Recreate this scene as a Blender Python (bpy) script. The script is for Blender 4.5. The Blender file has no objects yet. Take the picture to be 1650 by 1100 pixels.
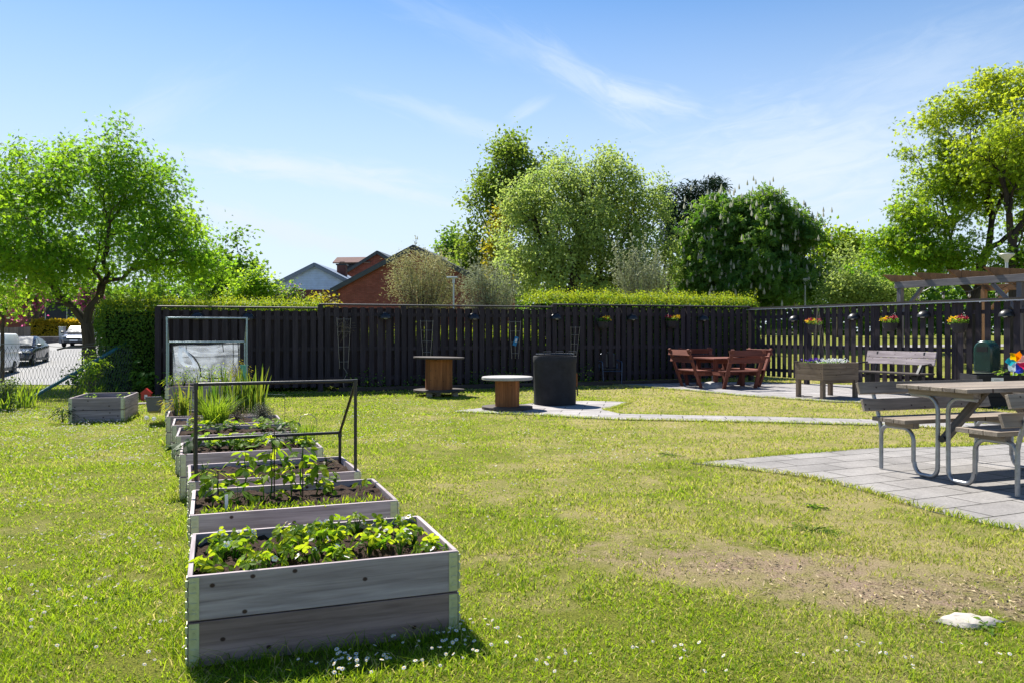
import bpy, math, random
import numpy as np
from mathutils import Vector, Matrix
R = math.radians
sc = bpy.context.scene
COL = sc.collection

# ------------------------------------------------------------------ camera
F, HY, H = 1305.0, 535.0, 1.43           # focal length / horizon row of the 1650 px photo, eye height
cam = bpy.data.cameras.new('camera'); camo = bpy.data.objects.new('camera', cam); COL.objects.link(camo)
camo.location = (0, 0, H); camo.rotation_euler = (R(90), 0, 0)
cam.sensor_width = 36; cam.lens = F/1650*36; cam.shift_y = -15/1650
cam.clip_start = .05; cam.clip_end = 3000
sc.camera = camo
# ------------------------------------------------------------------ sky, sun, exposure
SUN = Vector((-.50, .82, 0)).normalized()*math.cos(R(50)) + Vector((0, 0, math.sin(R(50))))
w = bpy.data.worlds.new("World"); sc.world = w; w.use_nodes = True
nt = w.node_tree; nt.nodes.clear()
def nd(nt, typ, ins=None, **props):
    n = nt.nodes.new(typ)
    for k, v in props.items(): setattr(n, k, v)
    for k, v in (ins or {}).items():
        s = n.inputs[k]
        if isinstance(v, bpy.types.NodeSocket): nt.links.new(v, s)
        else: s.default_value = v
    return n
def ramp(nt, fac, stops, interp='LINEAR'):
    n = nd(nt, 'ShaderNodeValToRGB', {0: fac}); cr = n.color_ramp; cr.interpolation = interp
    while len(cr.elements) < len(stops): cr.elements.new(.5)
    for e, (p, c) in zip(cr.elements, stops):
        e.position = p; e.color = (*c, 1) if len(c) == 3 else c
    return n.outputs[0]
def c4(c): return (*c, 1)
def g3(v): return (v, v, v)
def mixc(nt, f, a, b, mode='MIX'):
    n = nd(nt, 'ShaderNodeMix', data_type='RGBA', blend_type=mode)
    for i, v in ((0, f), (6, a), (7, b)):
        if isinstance(v, bpy.types.NodeSocket): nt.links.new(v, n.inputs[i])
        else: n.inputs[i].default_value = v if i == 0 else c4(v)
    return n.outputs[2]
def mth(nt, op, a, b=0., clamp=False):
    return nd(nt, 'ShaderNodeMath', {0: a, 1: b}, operation=op, use_clamp=clamp).outputs[0]
sky = nd(nt, 'ShaderNodeTexSky', sky_type='NISHITA', sun_disc=False, sun_elevation=R(50),
         sun_rotation=math.atan2(SUN.x, SUN.y), altitude=0, air_density=1.0, dust_density=.2, ozone_density=4.0)
skysat = nd(nt, 'ShaderNodeHueSaturation', {'Saturation': 1.22, 'Value': 1.0, 'Color': sky.outputs[0]})
tc = nd(nt, 'ShaderNodeTexCoord')
sx = nd(nt, 'ShaderNodeSeparateXYZ', {0: tc.outputs['Generated']})
ay = mth(nt, 'MAXIMUM', sx.outputs[1], .05)
cv = nd(nt, 'ShaderNodeCombineXYZ', {0: mth(nt, 'DIVIDE', sx.outputs[0], ay), 1: mth(nt, 'DIVIDE', sx.outputs[2], ay)})
cl = None
for (u0, v0, lu, lv_, an, k) in [(.085, .315, .10, .020, -34, .75), (.155, .290, .085, .018, -14, .95), (-.285, .205, .17, .016, -5, .75), (-.19, .185, .12, .012, -13, .6), (-.07, .26, .12, .014, -18, .4), (.36, .215, .22, .075, 12, .62),
                             (-.28, .125, .16, .016, -14, .5), (.5, .32, .16, .05, 20, .35), (-.46, .26, .12, .03, 30, .3), (-.02, .36, .16, .02, -22, .3), (.02, .275, .03, .008, 30, .5)]:
    m1 = nd(nt, 'ShaderNodeMapping', {'Vector': cv.outputs[0], 'Location': (-u0, -v0, 0)})
    m2 = nd(nt, 'ShaderNodeMapping', {'Vector': m1.outputs[0], 'Rotation': (0, 0, R(-an))})
    m3 = nd(nt, 'ShaderNodeMapping', {'Vector': m2.outputs[0], 'Scale': (1/lu, 1/lv_, 0)})
    st_n = nd(nt, 'ShaderNodeTexNoise', {'Vector': nd(nt, 'ShaderNodeMapping', {'Vector': m2.outputs[0], 'Scale': (14, 60, 1), 'Location': (u0*90, v0*70, 0)}).outputs[0], 'Scale': 1., 'Detail': 7, 'Roughness': .62, 'Distortion': .8}).outputs[0]
    ln_ = nd(nt, 'ShaderNodeVectorMath', {0: m3.outputs[0]}, operation='LENGTH').outputs['Value']
    g_ = nd(nt, 'ShaderNodeMapRange', {0: mth(nt, 'ADD', ln_, mth(nt, 'MULTIPLY', mth(nt, 'SUBTRACT', st_n, .5), 2.2)), 1: 1.5, 2: -.25, 3: 0., 4: k}, interpolation_type='SMOOTHSTEP').outputs[0]
    cl = g_ if cl is None else mth(nt, 'MAXIMUM', cl, g_)
veil = ramp(nt, sx.outputs[2], [(0, g3(.92)), (.14, g3(.78)), (.27, g3(.40)), (.40, g3(.03)), (.6, g3(0))])   # thin high haze of the real sky
fac = mth(nt, 'ADD', mth(nt, 'MULTIPLY', cl, .55), veil, True)
skyc = mixc(nt, fac, skysat.outputs[0], (5.3, 6.1, 7.0))
bg = nd(nt, 'ShaderNodeBackground', {0: skyc, 1: .066})
nd(nt, 'ShaderNodeOutputWorld', {0: bg.outputs[0]})
sl = bpy.data.lights.new('sun', 'SUN'); sl.energy = 4.8; sl.angle = R(.53); sl.color = (1, .95, .86)
so = bpy.data.objects.new('sun', sl); COL.objects.link(so); so.rotation_euler = SUN.to_track_quat('Z', 'Y').to_euler()
sc.view_settings.view_transform = 'Standard'; sc.view_settings.look = 'None'; sc.view_settings.gamma = 1
sc.view_settings.exposure = 1.2
sc.cycles.max_bounces = 7; sc.cycles.diffuse_bounces = 3; sc.cycles.glossy_bounces = 3
sc.cycles.transmission_bounces = 5; sc.cycles.transparent_max_bounces = 12
sc.cycles.sample_clamp_indirect = 6

# ------------------------------------------------------------------ helpers
rnd = random.Random(7); rng = np.random.default_rng(11)
def G(px, py, z=0.):                      # photo pixel -> point on the plane z
    Y = (H-z)*F/(py-HY); return Vector(((px-825)/F*Y, Y, z))
def P(px, py, Y):                         # photo pixel at distance Y
    return Vector(((px-825)/F*Y, Y, H-(py-HY)*Y/F))
A = 20.5
U = Vector((math.cos(R(A)), math.sin(R(A)), 0)); NV = Vector((-U.y, U.x, 0))   # the garden's own axes
def smooth(a, b, x):
    t = np.clip((np.asarray(x, float)-a)/(b-a), 0, 1); return t*t*(3-2*t)
def tag(o, label=None, cat=None, group=None, kind=None):
    if label: o['label'] = label
    if cat: o['category'] = cat
    if group: o['group'] = group
    if kind: o['kind'] = kind
    return o
def thing(name, label, cat, loc=(0, 0, 0), rz=0, group=None):
    o = bpy.data.objects.new(name, None); COL.objects.link(o); o.empty_display_size = .2
    o.location = loc; o.rotation_euler = (0, 0, rz); return tag(o, label, cat, group)
def copy_tree(o, loc, rz=None, label=None, scale=None):
    def rec(s, par):
        c = s.copy(); COL.objects.link(c)
        if par: c.parent = par
        for ch in s.children: rec(ch, c)
        return c
    c = rec(o, None); c.location = loc
    if rz is not None: c.rotation_euler = (0, 0, rz)
    if scale: c.scale = (scale,)*3
    if label: c['label'] = label
    return c
class MB:
    def __init__(s): s.V = []; s.Fc = []; s.gc = []; s.mi = []; s.m = 0; s.bv = []; s.islbv = .5
    def add(s, vs, fs, gc=None):
        b = len(s.V); s.V += [tuple(v) for v in vs]; s.bv += [rnd.random()]*len(vs)
        s.gc += [tuple(g) for g in (gc if gc is not None else vs)]
        for f in fs: s.Fc.append(tuple(i+b for i in f)); s.mi.append(s.m)
        return s
    def box(s, c, d, rot=None):           # rot: z angle or 3x3
        c = Vector(c); off = Vector((rnd.random()*50, rnd.random()*50, rnd.random()*50))
        o = sorted(range(3), key=lambda i: -d[i])
        M = Matrix.Rotation(rot, 3, 'Z') if isinstance(rot, (int, float)) else rot
        vs, gs = [], []
        for x in (-.5, .5):
            for y in (-.5, .5):
                for z in (-.5, .5):
                    p = Vector((x*d[0], y*d[1], z*d[2])); g = Vector([p[i] for i in o])+off; gs.append(g)
                    vs.append(c+(M @ p if M else p))
        return s.add(vs, [(0, 1, 3, 2), (4, 6, 7, 5), (0, 4, 5, 1), (2, 3, 7, 6), (0, 2, 6, 4), (1, 5, 7, 3)], gs)
    def beam(s, p, q, wd, ht, up=(0, 0, 1)):
        p, q = Vector(p), Vector(q); x = (q-p); L = x.length; x.normalize(); up = Vector(up)
        if abs(x.dot(up)) > .98: up = Vector((0, 1, 0))
        y = up.cross(x).normalized(); z = x.cross(y)
        return s.box((p+q)/2, (L, wd, ht), Matrix((x, y, z)).transposed())
    def tube(s, pts, r, n=8, cap=True):
        pts = [Vector(p) for p in pts]; rs = r if isinstance(r, (list, tuple)) else [r]*len(pts)
        vs, gs, fs = [], [], []; prev = None; L = 0; off = rnd.random()*40
        for i, p in enumerate(pts):
            t = (pts[min(i+1, len(pts)-1)]-pts[max(i-1, 0)]).normalized()
            if prev is None:
                a = Vector((0, 0, 1)) if abs(t.z) < .9 else Vector((1, 0, 0)); prev = t.cross(a).normalized()
            x = (prev-t*prev.dot(t)).normalized(); prev = x; y = t.cross(x)
            if i: L += (p-pts[i-1]).length
            for k in range(n):
                a = 2*math.pi*k/n; d = x*math.cos(a)+y*math.sin(a); vs.append(p+d*rs[i]); gs.append((L+off, d.dot(Vector((1,0,0)))*rs[i], d.dot(Vector((0,1,0)))*rs[i]+d.z*rs[i]))
        for i in range(len(pts)-1):
            for k in range(n): fs.append((i*n+k, i*n+(k+1) % n, (i+1)*n+(k+1) % n, (i+1)*n+k))
        if cap: fs += [tuple(range(n-1, -1, -1)), tuple(range((len(pts)-1)*n, len(pts)*n))]
        return s.add(vs, fs, gs)
    def lathe(s, prof, c=(0, 0, 0), n=24, M=None):
        c = Vector(c); vs, fs = [], []
        for (r, z) in prof:
            for k in range(n):
                a = 2*math.pi*k/n; p = Vector((r*math.cos(a), r*math.sin(a), z)); vs.append(c+(M @ p if M else p))
        for i in range(len(prof)-1):
            for k in range(n): fs.append((i*n+k, i*n+(k+1) % n, (i+1)*n+(k+1) % n, (i+1)*n+k))
        if prof[0][0] > 1e-4: fs.append(tuple(range(n-1, -1, -1)))
        if prof[-1][0] > 1e-4: fs.append(tuple(range((len(prof)-1)*n, len(prof)*n)))
        return s.add(vs, fs)
    def prism(s, poly, y0, y1):           # polygon in xz, extruded along y
        n = len(poly); vs = [(x, y0, z) for x, z in poly]+[(x, y1, z) for x, z in poly]
        fs = [tuple(range(n)), tuple(range(2*n-1, n-1, -1))]+[(i, i+n, (i+1) % n+n, (i+1) % n) for i in range(n)]
        return s.add(vs, fs)
    def slab(s, poly, z0, z1):            # polygon in xy, extruded along z
        n = len(poly); vs = [(x, y, z0) for x, y in poly]+[(x, y, z1) for x, y in poly]
        fs = [tuple(range(n-1, -1, -1)), tuple(range(n, 2*n))]+[(i, (i+1) % n, (i+1) % n+n, i+n) for i in range(n)]
        return s.add(vs, fs)
    def build(s, name, mat, parent=None, loc=None, rz=0, smooth=None, bevel=0):
        me = bpy.data.meshes.new(name); me.from_pydata(s.V, [], s.Fc)
        a = me.attributes.new('gc', 'FLOAT_VECTOR', 'POINT'); a.data.foreach_set('vector', np.array(s.gc, 'f').ravel())
        a = me.attributes.new('bv', 'FLOAT', 'POINT'); a.data.foreach_set('value', np.array(s.bv, 'f'))
        for m in (mat if isinstance(mat, (list, tuple)) else [mat]): me.materials.append(m)
        me.polygons.foreach_set('material_index', s.mi)
        if smooth is not None:
            me.polygons.foreach_set('use_smooth', [True]*len(s.Fc)); me.set_sharp_from_angle(angle=R(smooth))
        me.update()
        o = bpy.data.objects.new(name, me); COL.objects.link(o)
        if parent: o.parent = parent
        if loc is not None: o.location = loc
        if rz: o.rotation_euler = (0, 0, rz)
        if bevel:
            b = o.modifiers.new('bevel', 'BEVEL'); b.width = bevel; b.segments = 2; b.limit_method = 'ANGLE'
        return o
def np_mesh(name, V, Fa, mats, parent=None, attrs=None, mi=None, smooth=False, loc=None):
    V = np.asarray(V, 'f'); Fa = np.asarray(Fa, 'i'); k = Fa.shape[1]
    me = bpy.data.meshes.new(name); me.vertices.add(len(V)); me.vertices.foreach_set('co', V.ravel())
    me.loops.add(Fa.size); me.loops.foreach_set('vertex_index', Fa.ravel())
    me.polygons.add(len(Fa)); me.polygons.foreach_set('loop_start', np.arange(len(Fa), dtype='i')*k)
    try: me.polygons.foreach_set('loop_total', np.full(len(Fa), k, 'i'))
    except Exception: pass
    for m in (mats if isinstance(mats, (list, tuple)) else [mats]): me.materials.append(m)
    if mi is not None: me.polygons.foreach_set('material_index', np.asarray(mi, 'i'))
    me.polygons.foreach_set('use_smooth', np.full(len(Fa), smooth))
    for an, av in (attrs or {}).items():
        a = me.attributes.new(an, 'FLOAT', 'POINT'); a.data.foreach_set('value', np.asarray(av, 'f'))
    me.update(calc_edges=True); me.validate()
    o = bpy.data.objects.new(name, me); COL.objects.link(o)
    if parent: o.parent = parent
    if loc is not None: o.location = loc
    return o
def vnoise(x, y, s, seed=0):              # cheap 2-D value noise, 0..1
    x = np.asarray(x)*s+seed*17.3; y = np.asarray(y)*s+seed*7.7
    xi = np.floor(x).astype(int); yi = np.floor(y).astype(int); fx = x-xi; fy = y-yi
    fx = fx*fx*(3-2*fx); fy = fy*fy*(3-2*fy)
    def h(a, b):
        v = np.sin(a*127.1+b*311.7+seed*3.1)*43758.5453; return v-np.floor(v)
    return (h(xi, yi)*(1-fx)+h(xi+1, yi)*fx)*(1-fy)+(h(xi, yi+1)*(1-fx)+h(xi+1, yi+1)*fx)*fy
def inpoly(x, y, poly):
    ins = np.zeros(np.shape(x), bool); n = len(poly)
    for i in range(n):
        x0, y0 = poly[i][0], poly[i][1]; x1, y1 = poly[(i+1) % n][0], poly[(i+1) % n][1]
        if y0 == y1: continue
        c = ((y0 > y) != (y1 > y)) & (x < (x1-x0)*(y-y0)/(y1-y0)+x0); ins ^= c
    return ins

# ------------------------------------------------------------------ materials
def newmat(name):
    m = bpy.data.materials.new(name); m.use_nodes = True; m.node_tree.nodes.clear(); return m, m.node_tree
def out(nt, sh): nd(nt, 'ShaderNodeOutputMaterial', {0: sh})
def princ(nt, col, rough=.6, metal=0., spec=.4, normal=None, **k):
    ins = {'Base Color': col if isinstance(col, bpy.types.NodeSocket) else c4(col), 'Roughness': rough, 'Metallic': metal, 'Specular IOR Level': spec}
    if normal: ins['Normal'] = normal
    ins.update(k)
    return nd(nt, 'ShaderNodeBsdfPrincipled', ins).outputs[0]
def gcv(nt): return nd(nt, 'ShaderNodeAttribute', attribute_name='gc').outputs['Vector']
def bump(nt, hgt, st=.3, dist=.01): return nd(nt, 'ShaderNodeBump', {'Strength': st, 'Distance': dist, 'Height': hgt}).outputs[0]
def plain(name, col, rough=.6, metal=0., spec=.4, var=.25, scale=6., bmp=.1):
    m, nt = newmat(name)
    co = nd(nt, 'ShaderNodeTexCoord').outputs['Object']
    n = nd(nt, 'ShaderNodeTexNoise', {'Vector': co, 'Scale': scale, 'Detail': 6, 'Roughness': .65}).outputs[0]
    c = ramp(nt, n, [(.25, tuple(x*(1-var) for x in col)), (.75, tuple(min(1, x*(1+var)) for x in col))])
    rr = mth(nt, 'ADD', mth(nt, 'MULTIPLY', n, .2), max(rough-.1, .02))
    out(nt, princ(nt, c, rr, metal, spec, bump(nt, n, bmp, .02))); return m
def wood(name, c1, c2, grain=34., rough=.75, knots=True, bmp=.35, dirt=None):
    m, nt = newmat(name); v = gcv(nt)
    a = nd(nt, 'ShaderNodeMapping', {'Vector': v, 'Scale': (1.6, grain, grain)}).outputs[0]
    n = nd(nt, 'ShaderNodeTexNoise', {'Vector': a, 'Scale': 1.0, 'Detail': 7, 'Roughness': .62, 'Distortion': .6}).outputs[0]
    b = nd(nt, 'ShaderNodeMapping', {'Vector': v, 'Scale': (1.3, 4, 4)}).outputs[0]
    n2 = nd(nt, 'ShaderNodeTexNoise', {'Vector': b, 'Scale': 1.4, 'Detail': 4}).outputs[0]
    c = ramp(nt, n, [(.28, c1), (.72, c2)])
    c = mixc(nt, ramp(nt, n2, [(.3, g3(0)), (.75, g3(.55))]), c, tuple(x*.62 for x in c1))
    if knots:
        k = nd(nt, 'ShaderNodeMapping', {'Vector': v, 'Scale': (5.5, 6.5, 0)}).outputs[0]
        vo = nd(nt, 'ShaderNodeTexVoronoi', {'Vector': k, 'Scale': 1.0}, voronoi_dimensions='2D')
        pick = mth(nt, 'GREATER_THAN', nd(nt, 'ShaderNodeSeparateColor', {0: vo.outputs['Color']}).outputs[0], .42)
        kf = mth(nt, 'MULTIPLY', ramp(nt, vo.outputs['Distance'], [(.045, g3(.95)), (.075, g3(0))]), pick)
        c = mixc(nt, kf, c, (.045, .022, .015))
    bvv = nd(nt, 'ShaderNodeAttribute', attribute_name='bv').outputs['Fac']
    c = mixc(nt, 1., c, ramp(nt, bvv, [(0, (.72, .72, .74)), (1, (1.22, 1.2, 1.18))]), 'MULTIPLY')
    if dirt: c = mixc(nt, ramp(nt, n2, [(.45, g3(0)), (.8, g3(.7))]), c, dirt)
    out(nt, princ(nt, c, rough, 0, .25, bump(nt, n, bmp, .006))); return m
TREES = ('maple_leaf', 'lime_leaf', 'willow_leaf', 'olive_leaf', 'chestnut_leaf', 'green_leaf', 'young_leaf')
def leafmat(name, c1, c2, trans=.42, tcol=None, rough=.55, spec=.16):
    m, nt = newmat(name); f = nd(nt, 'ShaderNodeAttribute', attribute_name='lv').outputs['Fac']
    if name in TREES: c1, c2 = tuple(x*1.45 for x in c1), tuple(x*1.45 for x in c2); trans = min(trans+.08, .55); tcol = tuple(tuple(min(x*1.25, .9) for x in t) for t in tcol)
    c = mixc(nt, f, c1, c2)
    t = mixc(nt, f, *(tcol or (tuple(min(1, x*1.5) for x in c1), tuple(min(1, x*1.6) for x in c2))))
    p = princ(nt, c, rough, 0, spec)
    tr = nd(nt, 'ShaderNodeBsdfTranslucent', {0: t}).outputs[0]
    out(nt, nd(nt, 'ShaderNodeMixShader', {0: trans, 1: p, 2: tr}).outputs[0]); return m

M_ = {}
M_['grey_wood'] = wood('weathered_grey_wood', (.24, .195, .20), (.62, .54, .555))
M_['brown_grey_wood'] = wood('brownish_grey_wood', (.20, .138, .118), (.52, .385, .345))
M_['table_wood'] = wood('weathered_brown_wood', (.165, .130, .10), (.42, .36, .295))
M_['planter_wood'] = wood('weathered_tan_wood', (.16, .115, .08), (.34, .26, .19))
M_['red_wood'] = wood('red_stained_wood', (.14, .040, .027), (.26, .092, .062), knots=False)
M_['spool_wood'] = wood('oiled_orange_wood', (.17, .062, .022), (.36, .155, .06))
M_['fence_wood'] = wood('black_stained_wood', (.026, .021, .025), (.066, .053, .063), knots=False, rough=.8)
M_['dark_wood'] = wood('dark_worn_wood', (.035, .028, .026), (.13, .11, .10), knots=False)
M_['pergola_wood'] = wood('pergola_wood', (.16, .085, .04), (.33, .19, .095))
M_['timber_fence'] = wood('silvered_timber', (.20, .16, .13), (.38, .32, .27))
M_['zinc'] = plain('galvanised_steel', (.50, .53, .40), .42, .6, .5, .18, 30)
M_['tube_steel'] = plain('dull_galvanised_tube', (.30, .31, .33), .42, .8, .5, .25, 25)
M_['black_metal'] = plain('black_coated_metal', (.014, .014, .016), .38, 0, .5, .3, 12)
M_['green_metal'] = plain('green_coated_metal', (.018, .13, .15), .28, 0, .6, .2, 12)
M_['pale_tube'] = plain('grey_green_tube', (.22, .30, .34), .22, .5, .6, .15, 12)
M_['blue_metal'] = plain('blue_grey_metal', (.05, .08, .14), .35, .3, .5, .2, 12)
M_['bin_green'] = plain('dark_green_enamel', (.008, .045, .035), .25, 0, .6, .12, 5)
M_['black_plastic'] = plain('black_plastic', (.012, .012, .015), .4, 0, .5, .2, 8)
M_['grey_plastic'] = plain('grey_plastic', (.12, .12, .14), .45, 0, .5, .15, 6)
M_['white_plastic'] = plain('white_plastic', (.75, .76, .78), .4, 0, .5, .06, 6)
M_['concrete'] = plain('concrete', (.34, .33, .32), .85, 0, .3, .2, 14, .3)
M_['black_concrete'] = plain('black_painted_concrete', (.019, .020, .025), .8, 0, .3, .45, 7, .5)
M_['stone'] = plain('pale_stone', (.40, .365, .32), .8, 0, .3, .2, 9, .5)
M_['wire'] = plain('rusty_pale_wire', (.30, .27, .23), .5, .5, .5, .2, 20)
M_['mesh_wire'] = plain('chain_link_wire', (.09, .11, .11), .4, .5, .5, .1, 20)
M_['teal'] = plain('teal_plastic', (.10, .36, .33), .3, 0, .5, .1, 10)
M_['red_plastic'] = plain('red_paint', (.42, .02, .018), .35, 0, .5, .15, 10)
M_['bark'] = wood('bark', (.035, .026, .019), (.12, .092, .068), grain=16, knots=False, bmp=.9)
M_['dark_bark'] = wood('dark_bark', (.02, .016, .013), (.065, .05, .04), grain=16, knots=False, bmp=.9)
M_['twig'] = wood('grey_twig', (.10, .08, .06), (.22, .18, .14), grain=16, knots=False)
M_['tyre'] = plain('tyre_rubber', (.012, .012, .012), .75, 0, .3, .2)
M_['rim'] = plain('alloy', (.35, .35, .37), .3, .9, .5, .1)
M_['car_glass'] = plain('car_glass', (.02, .028, .036), .04, 0, .8, .05, 3, 0)
M_['van_white'] = plain('white_car_paint', (.78, .78, .78), .22, 0, .5, .03, 3, 0)
M_['car_blue'] = plain('dark_blue_car_paint', (.022, .028, .045), .14, .35, .6, .1, 3, 0)
M_['car_grey'] = plain('silver_car_paint', (.10, .115, .15), .18, .6, .6, .1, 3, 0)
M_['lamp_white'] = plain('white_lamp_cover', (.50, .52, .53), .35, 0, .5, .05)
M_['post_grey'] = plain('grey_lamp_post', (.42, .44, .46), .4, .5, .5, .1)
M_['soil'] = plain('dark_soil', (.042, .026, .019), .95, 0, .1, .6, 40, 1.0)
M_['bulb'] = plain('bulb_glass', (.6, .55, .5), .1, 0, .6, .05)
M_['text_dark'] = plain('dark_lettering', (.03, .03, .03), .5)
M_['white_panel'] = plain('white_board', (.7, .72, .74), .5)
for nme, cc in dict(yellow=(.85, .50, .0), orange=(.85, .22, .0), pink=(.80, .55, .62), crimson=(.65, .02, .10), blue=(.03, .06, .55), ice=(.70, .82, .88), cyan=(.02, .45, .55), tag_blue=(.05, .28, .55)).items():
    M_['pin_'+nme] = leafmat('pinwheel_'+nme, cc, cc, .35, (cc, cc))
# leaves
M_['maple_leaf'] = leafmat('maple_leaf', (.040, .105, .010), (.085, .175, .016), .48, ((.12, .30, .012), (.36, .53, .022)))
M_['young_leaf'] = leafmat('young_leaf', (.055, .14, .012), (.11, .22, .02), .5, ((.18, .36, .015), (.45, .56, .03)))
M_['lime_leaf'] = leafmat('lime_leaf', (.045, .115, .012), (.165, .21, .018), .46, ((.13, .30, .012), (.50, .54, .025)))
M_['green_leaf'] = leafmat('green_leaf', (.032, .080, .014), (.065, .135, .022), .42, ((.09, .22, .015), (.24, .36, .03)))
M_['willow_leaf'] = leafmat('willow_leaf', (.085, .14, .045), (.22, .275, .085), .36, ((.22, .34, .06), (.50, .58, .12)))
M_['chestnut_leaf'] = leafmat('chestnut_leaf', (.030, .082, .020), (.085, .165, .030), .28, ((.06, .18, .012), (.26, .40, .03)))
M_['olive_leaf'] = leafmat('olive_leaf', (.048, .095, .018), (.115, .155, .030), .36, ((.14, .26, .02), (.30, .37, .04)))
M_['yellow_leaf'] = leafmat('yellow_leaf', (.16, .17, .014), (.30, .25, .02), .4, ((.35, .36, .015), (.6, .48, .03)))
M_['gold_leaf'] = leafmat('gold_leaf', (.26, .21, .012), (.45, .30, .015), .35, ((.55, .42, .01), (.75, .5, .02)))
M_['pine_leaf'] = leafmat('pine_needle', (.016, .038, .018), (.034, .066, .030), .08)
M_['sallow_leaf'] = leafmat('sallow_leaf', (.31, .32, .15), (.56, .56, .30), .3, ((.28, .26, .10), (.45, .40, .20)))
M_['silver_leaf'] = leafmat('silver_leaf', (.21, .25, .16), (.40, .43, .29), .3, ((.22, .25, .12), (.38, .40, .2)))
M_['hedge_leaf'] = leafmat('hedge_leaf', (.042, .105, .014), (.095, .185, .022), .32, ((.11, .27, .01), (.28, .44, .02)), rough=.5)
M_['hedge_tip'] = leafmat('hedge_new_growth', (.13, .20, .012), (.27, .32, .022), .42, ((.34, .48, .015), (.58, .62, .03)))
M_['straw_leaf'] = leafmat('strawberry_leaf', (.040, .105, .012), (.16, .26, .016), .46, ((.16, .36, .010), (.62, .70, .025)), rough=.6, spec=.1)
M_['blade'] = leafmat('iris_blade', (.040, .11, .020), (.12, .18, .022), .42, ((.10, .24, .02), (.34, .38, .03)))
M_['chive'] = leafmat('chive_blade', (.055, .13, .012), (.11, .20, .018), .45, ((.2, .38, .015), (.4, .5, .03)))
M_['herb_grey'] = leafmat('grey_herb_leaf', (.09, .11, .075), (.17, .19, .12), .25)
M_['herb_brown'] = leafmat('brown_herb_leaf', (.10, .075, .045), (.22, .20, .10), .3)
M_['dark_leaf'] = leafmat('dark_leaf', (.016, .042, .012), (.035, .075, .018), .3)
M_['white_petal'] = leafmat('white_petal', (.78, .78, .76), (.86, .85, .84), .25, ((.8, .8, .78), (.85, .85, .8)))
M_['lilac_petal'] = leafmat('lilac_petal', (.24, .12, .26), (.42, .26, .44), .3)
M_['pink_petal'] = leafmat('pink_petal', (.42, .05, .20), (.66, .16, .36), .35)
M_['yellow_petal'] = leafmat('yellow_petal', (.80, .42, .0), (.90, .60, .02), .3)
M_['red_petal'] = leafmat('red_petal', (.22, .008, .02), (.42, .03, .06), .3)
M_['purple_petal'] = leafmat('purple_petal', (.045, .012, .20), (.10, .03, .34), .3)
M_['pistil'] = plain('yellow_pistil', (.75, .45, .03), .7)

# lawn: tint driven by where the lawn is dry, worn or lush
def lawn_tint(nt):
    pos = nd(nt, 'ShaderNodeNewGeometry').outputs['Position']
    s = nd(nt, 'ShaderNodeSeparateXYZ', {0: pos}); X, Y = s.outputs[0], s.outputs[1]
    flat = nd(nt, 'ShaderNodeCombineXYZ', {0: X, 1: Y}).outputs[0]
    n1 = nd(nt, 'ShaderNodeTexNoise', {'Vector': flat, 'Scale': .9, 'Detail': 5, 'Roughness': .6}).outputs[0]
    n2 = nd(nt, 'ShaderNodeTexNoise', {'Vector': flat, 'Scale': 6., 'Detail': 5, 'Roughness': .65}).outputs[0]
    gx = nd(nt, 'ShaderNodeMapRange', {0: mth(nt, 'SUBTRACT', X, mth(nt, 'MULTIPLY', Y, .02)), 1: -2.4, 2: 2.2, 3: .14, 4: .62}).outputs[0]
    near = nd(nt, 'ShaderNodeMapRange', {0: Y, 1: 3.4, 2: 4.8, 3: -.42, 4: 0.}).outputs[0]
    d = mth(nt, 'ADD', mth(nt, 'ADD', gx, near), mth(nt, 'MULTIPLY', mth(nt, 'SUBTRACT', n1, .5), 2.3))
    d = mth(nt, 'ADD', d, mth(nt, 'MULTIPLY', mth(nt, 'SUBTRACT', n2, .5), .9))
    d = mth(nt, 'ADD', d, nd(nt, 'ShaderNodeMapRange', {0: Y, 1: 25., 2: 30., 3: 0., 4: -.6}).outputs[0])
    dry = nd(nt, 'ShaderNodeMapRange', {0: d, 1: .12, 2: .80, 3: 0., 4: 1.}).outputs[0]
    bare = None
    for (bx, by, ax, ay, an) in BARE:
        mpn = nd(nt, 'ShaderNodeMapping', {'Vector': flat, 'Location': (-bx, -by, 0)}, vector_type='POINT').outputs[0]
        mpn = nd(nt, 'ShaderNodeMapping', {'Vector': mpn, 'Rotation': (0, 0, -an)}).outputs[0]
        mpn = nd(nt, 'ShaderNodeMapping', {'Vector': mpn, 'Scale': (1/ax, 1/ay, 1)}).outputs[0]
        ln = nd(nt, 'ShaderNodeVectorMath', {0: mpn}, operation='LENGTH').outputs['Value']
        v = mth(nt, 'SUBTRACT', 1.0, ln); bare = v if bare is None else mth(nt, 'MAXIMUM', bare, v)
    bare = mth(nt, 'ADD', bare, mth(nt, 'ADD', mth(nt, 'MULTIPLY', mth(nt, 'SUBTRACT', n2, .5), 2.6), mth(nt, 'MULTIPLY', mth(nt, 'SUBTRACT', n1, .5), 1.6)))
    bare = nd(nt, 'ShaderNodeMapRange', {0: bare, 1: .10, 2: 1.1, 3: 0., 4: 1.}).outputs[0]
    return dry, bare, n1, n2
BARE = [(1.45, 5.0, 1.35, .60, -.25), (2.3, 4.45, 1.35, .55, -.2), (2.9, 4.2, 1.1, .45, 0)]
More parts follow.
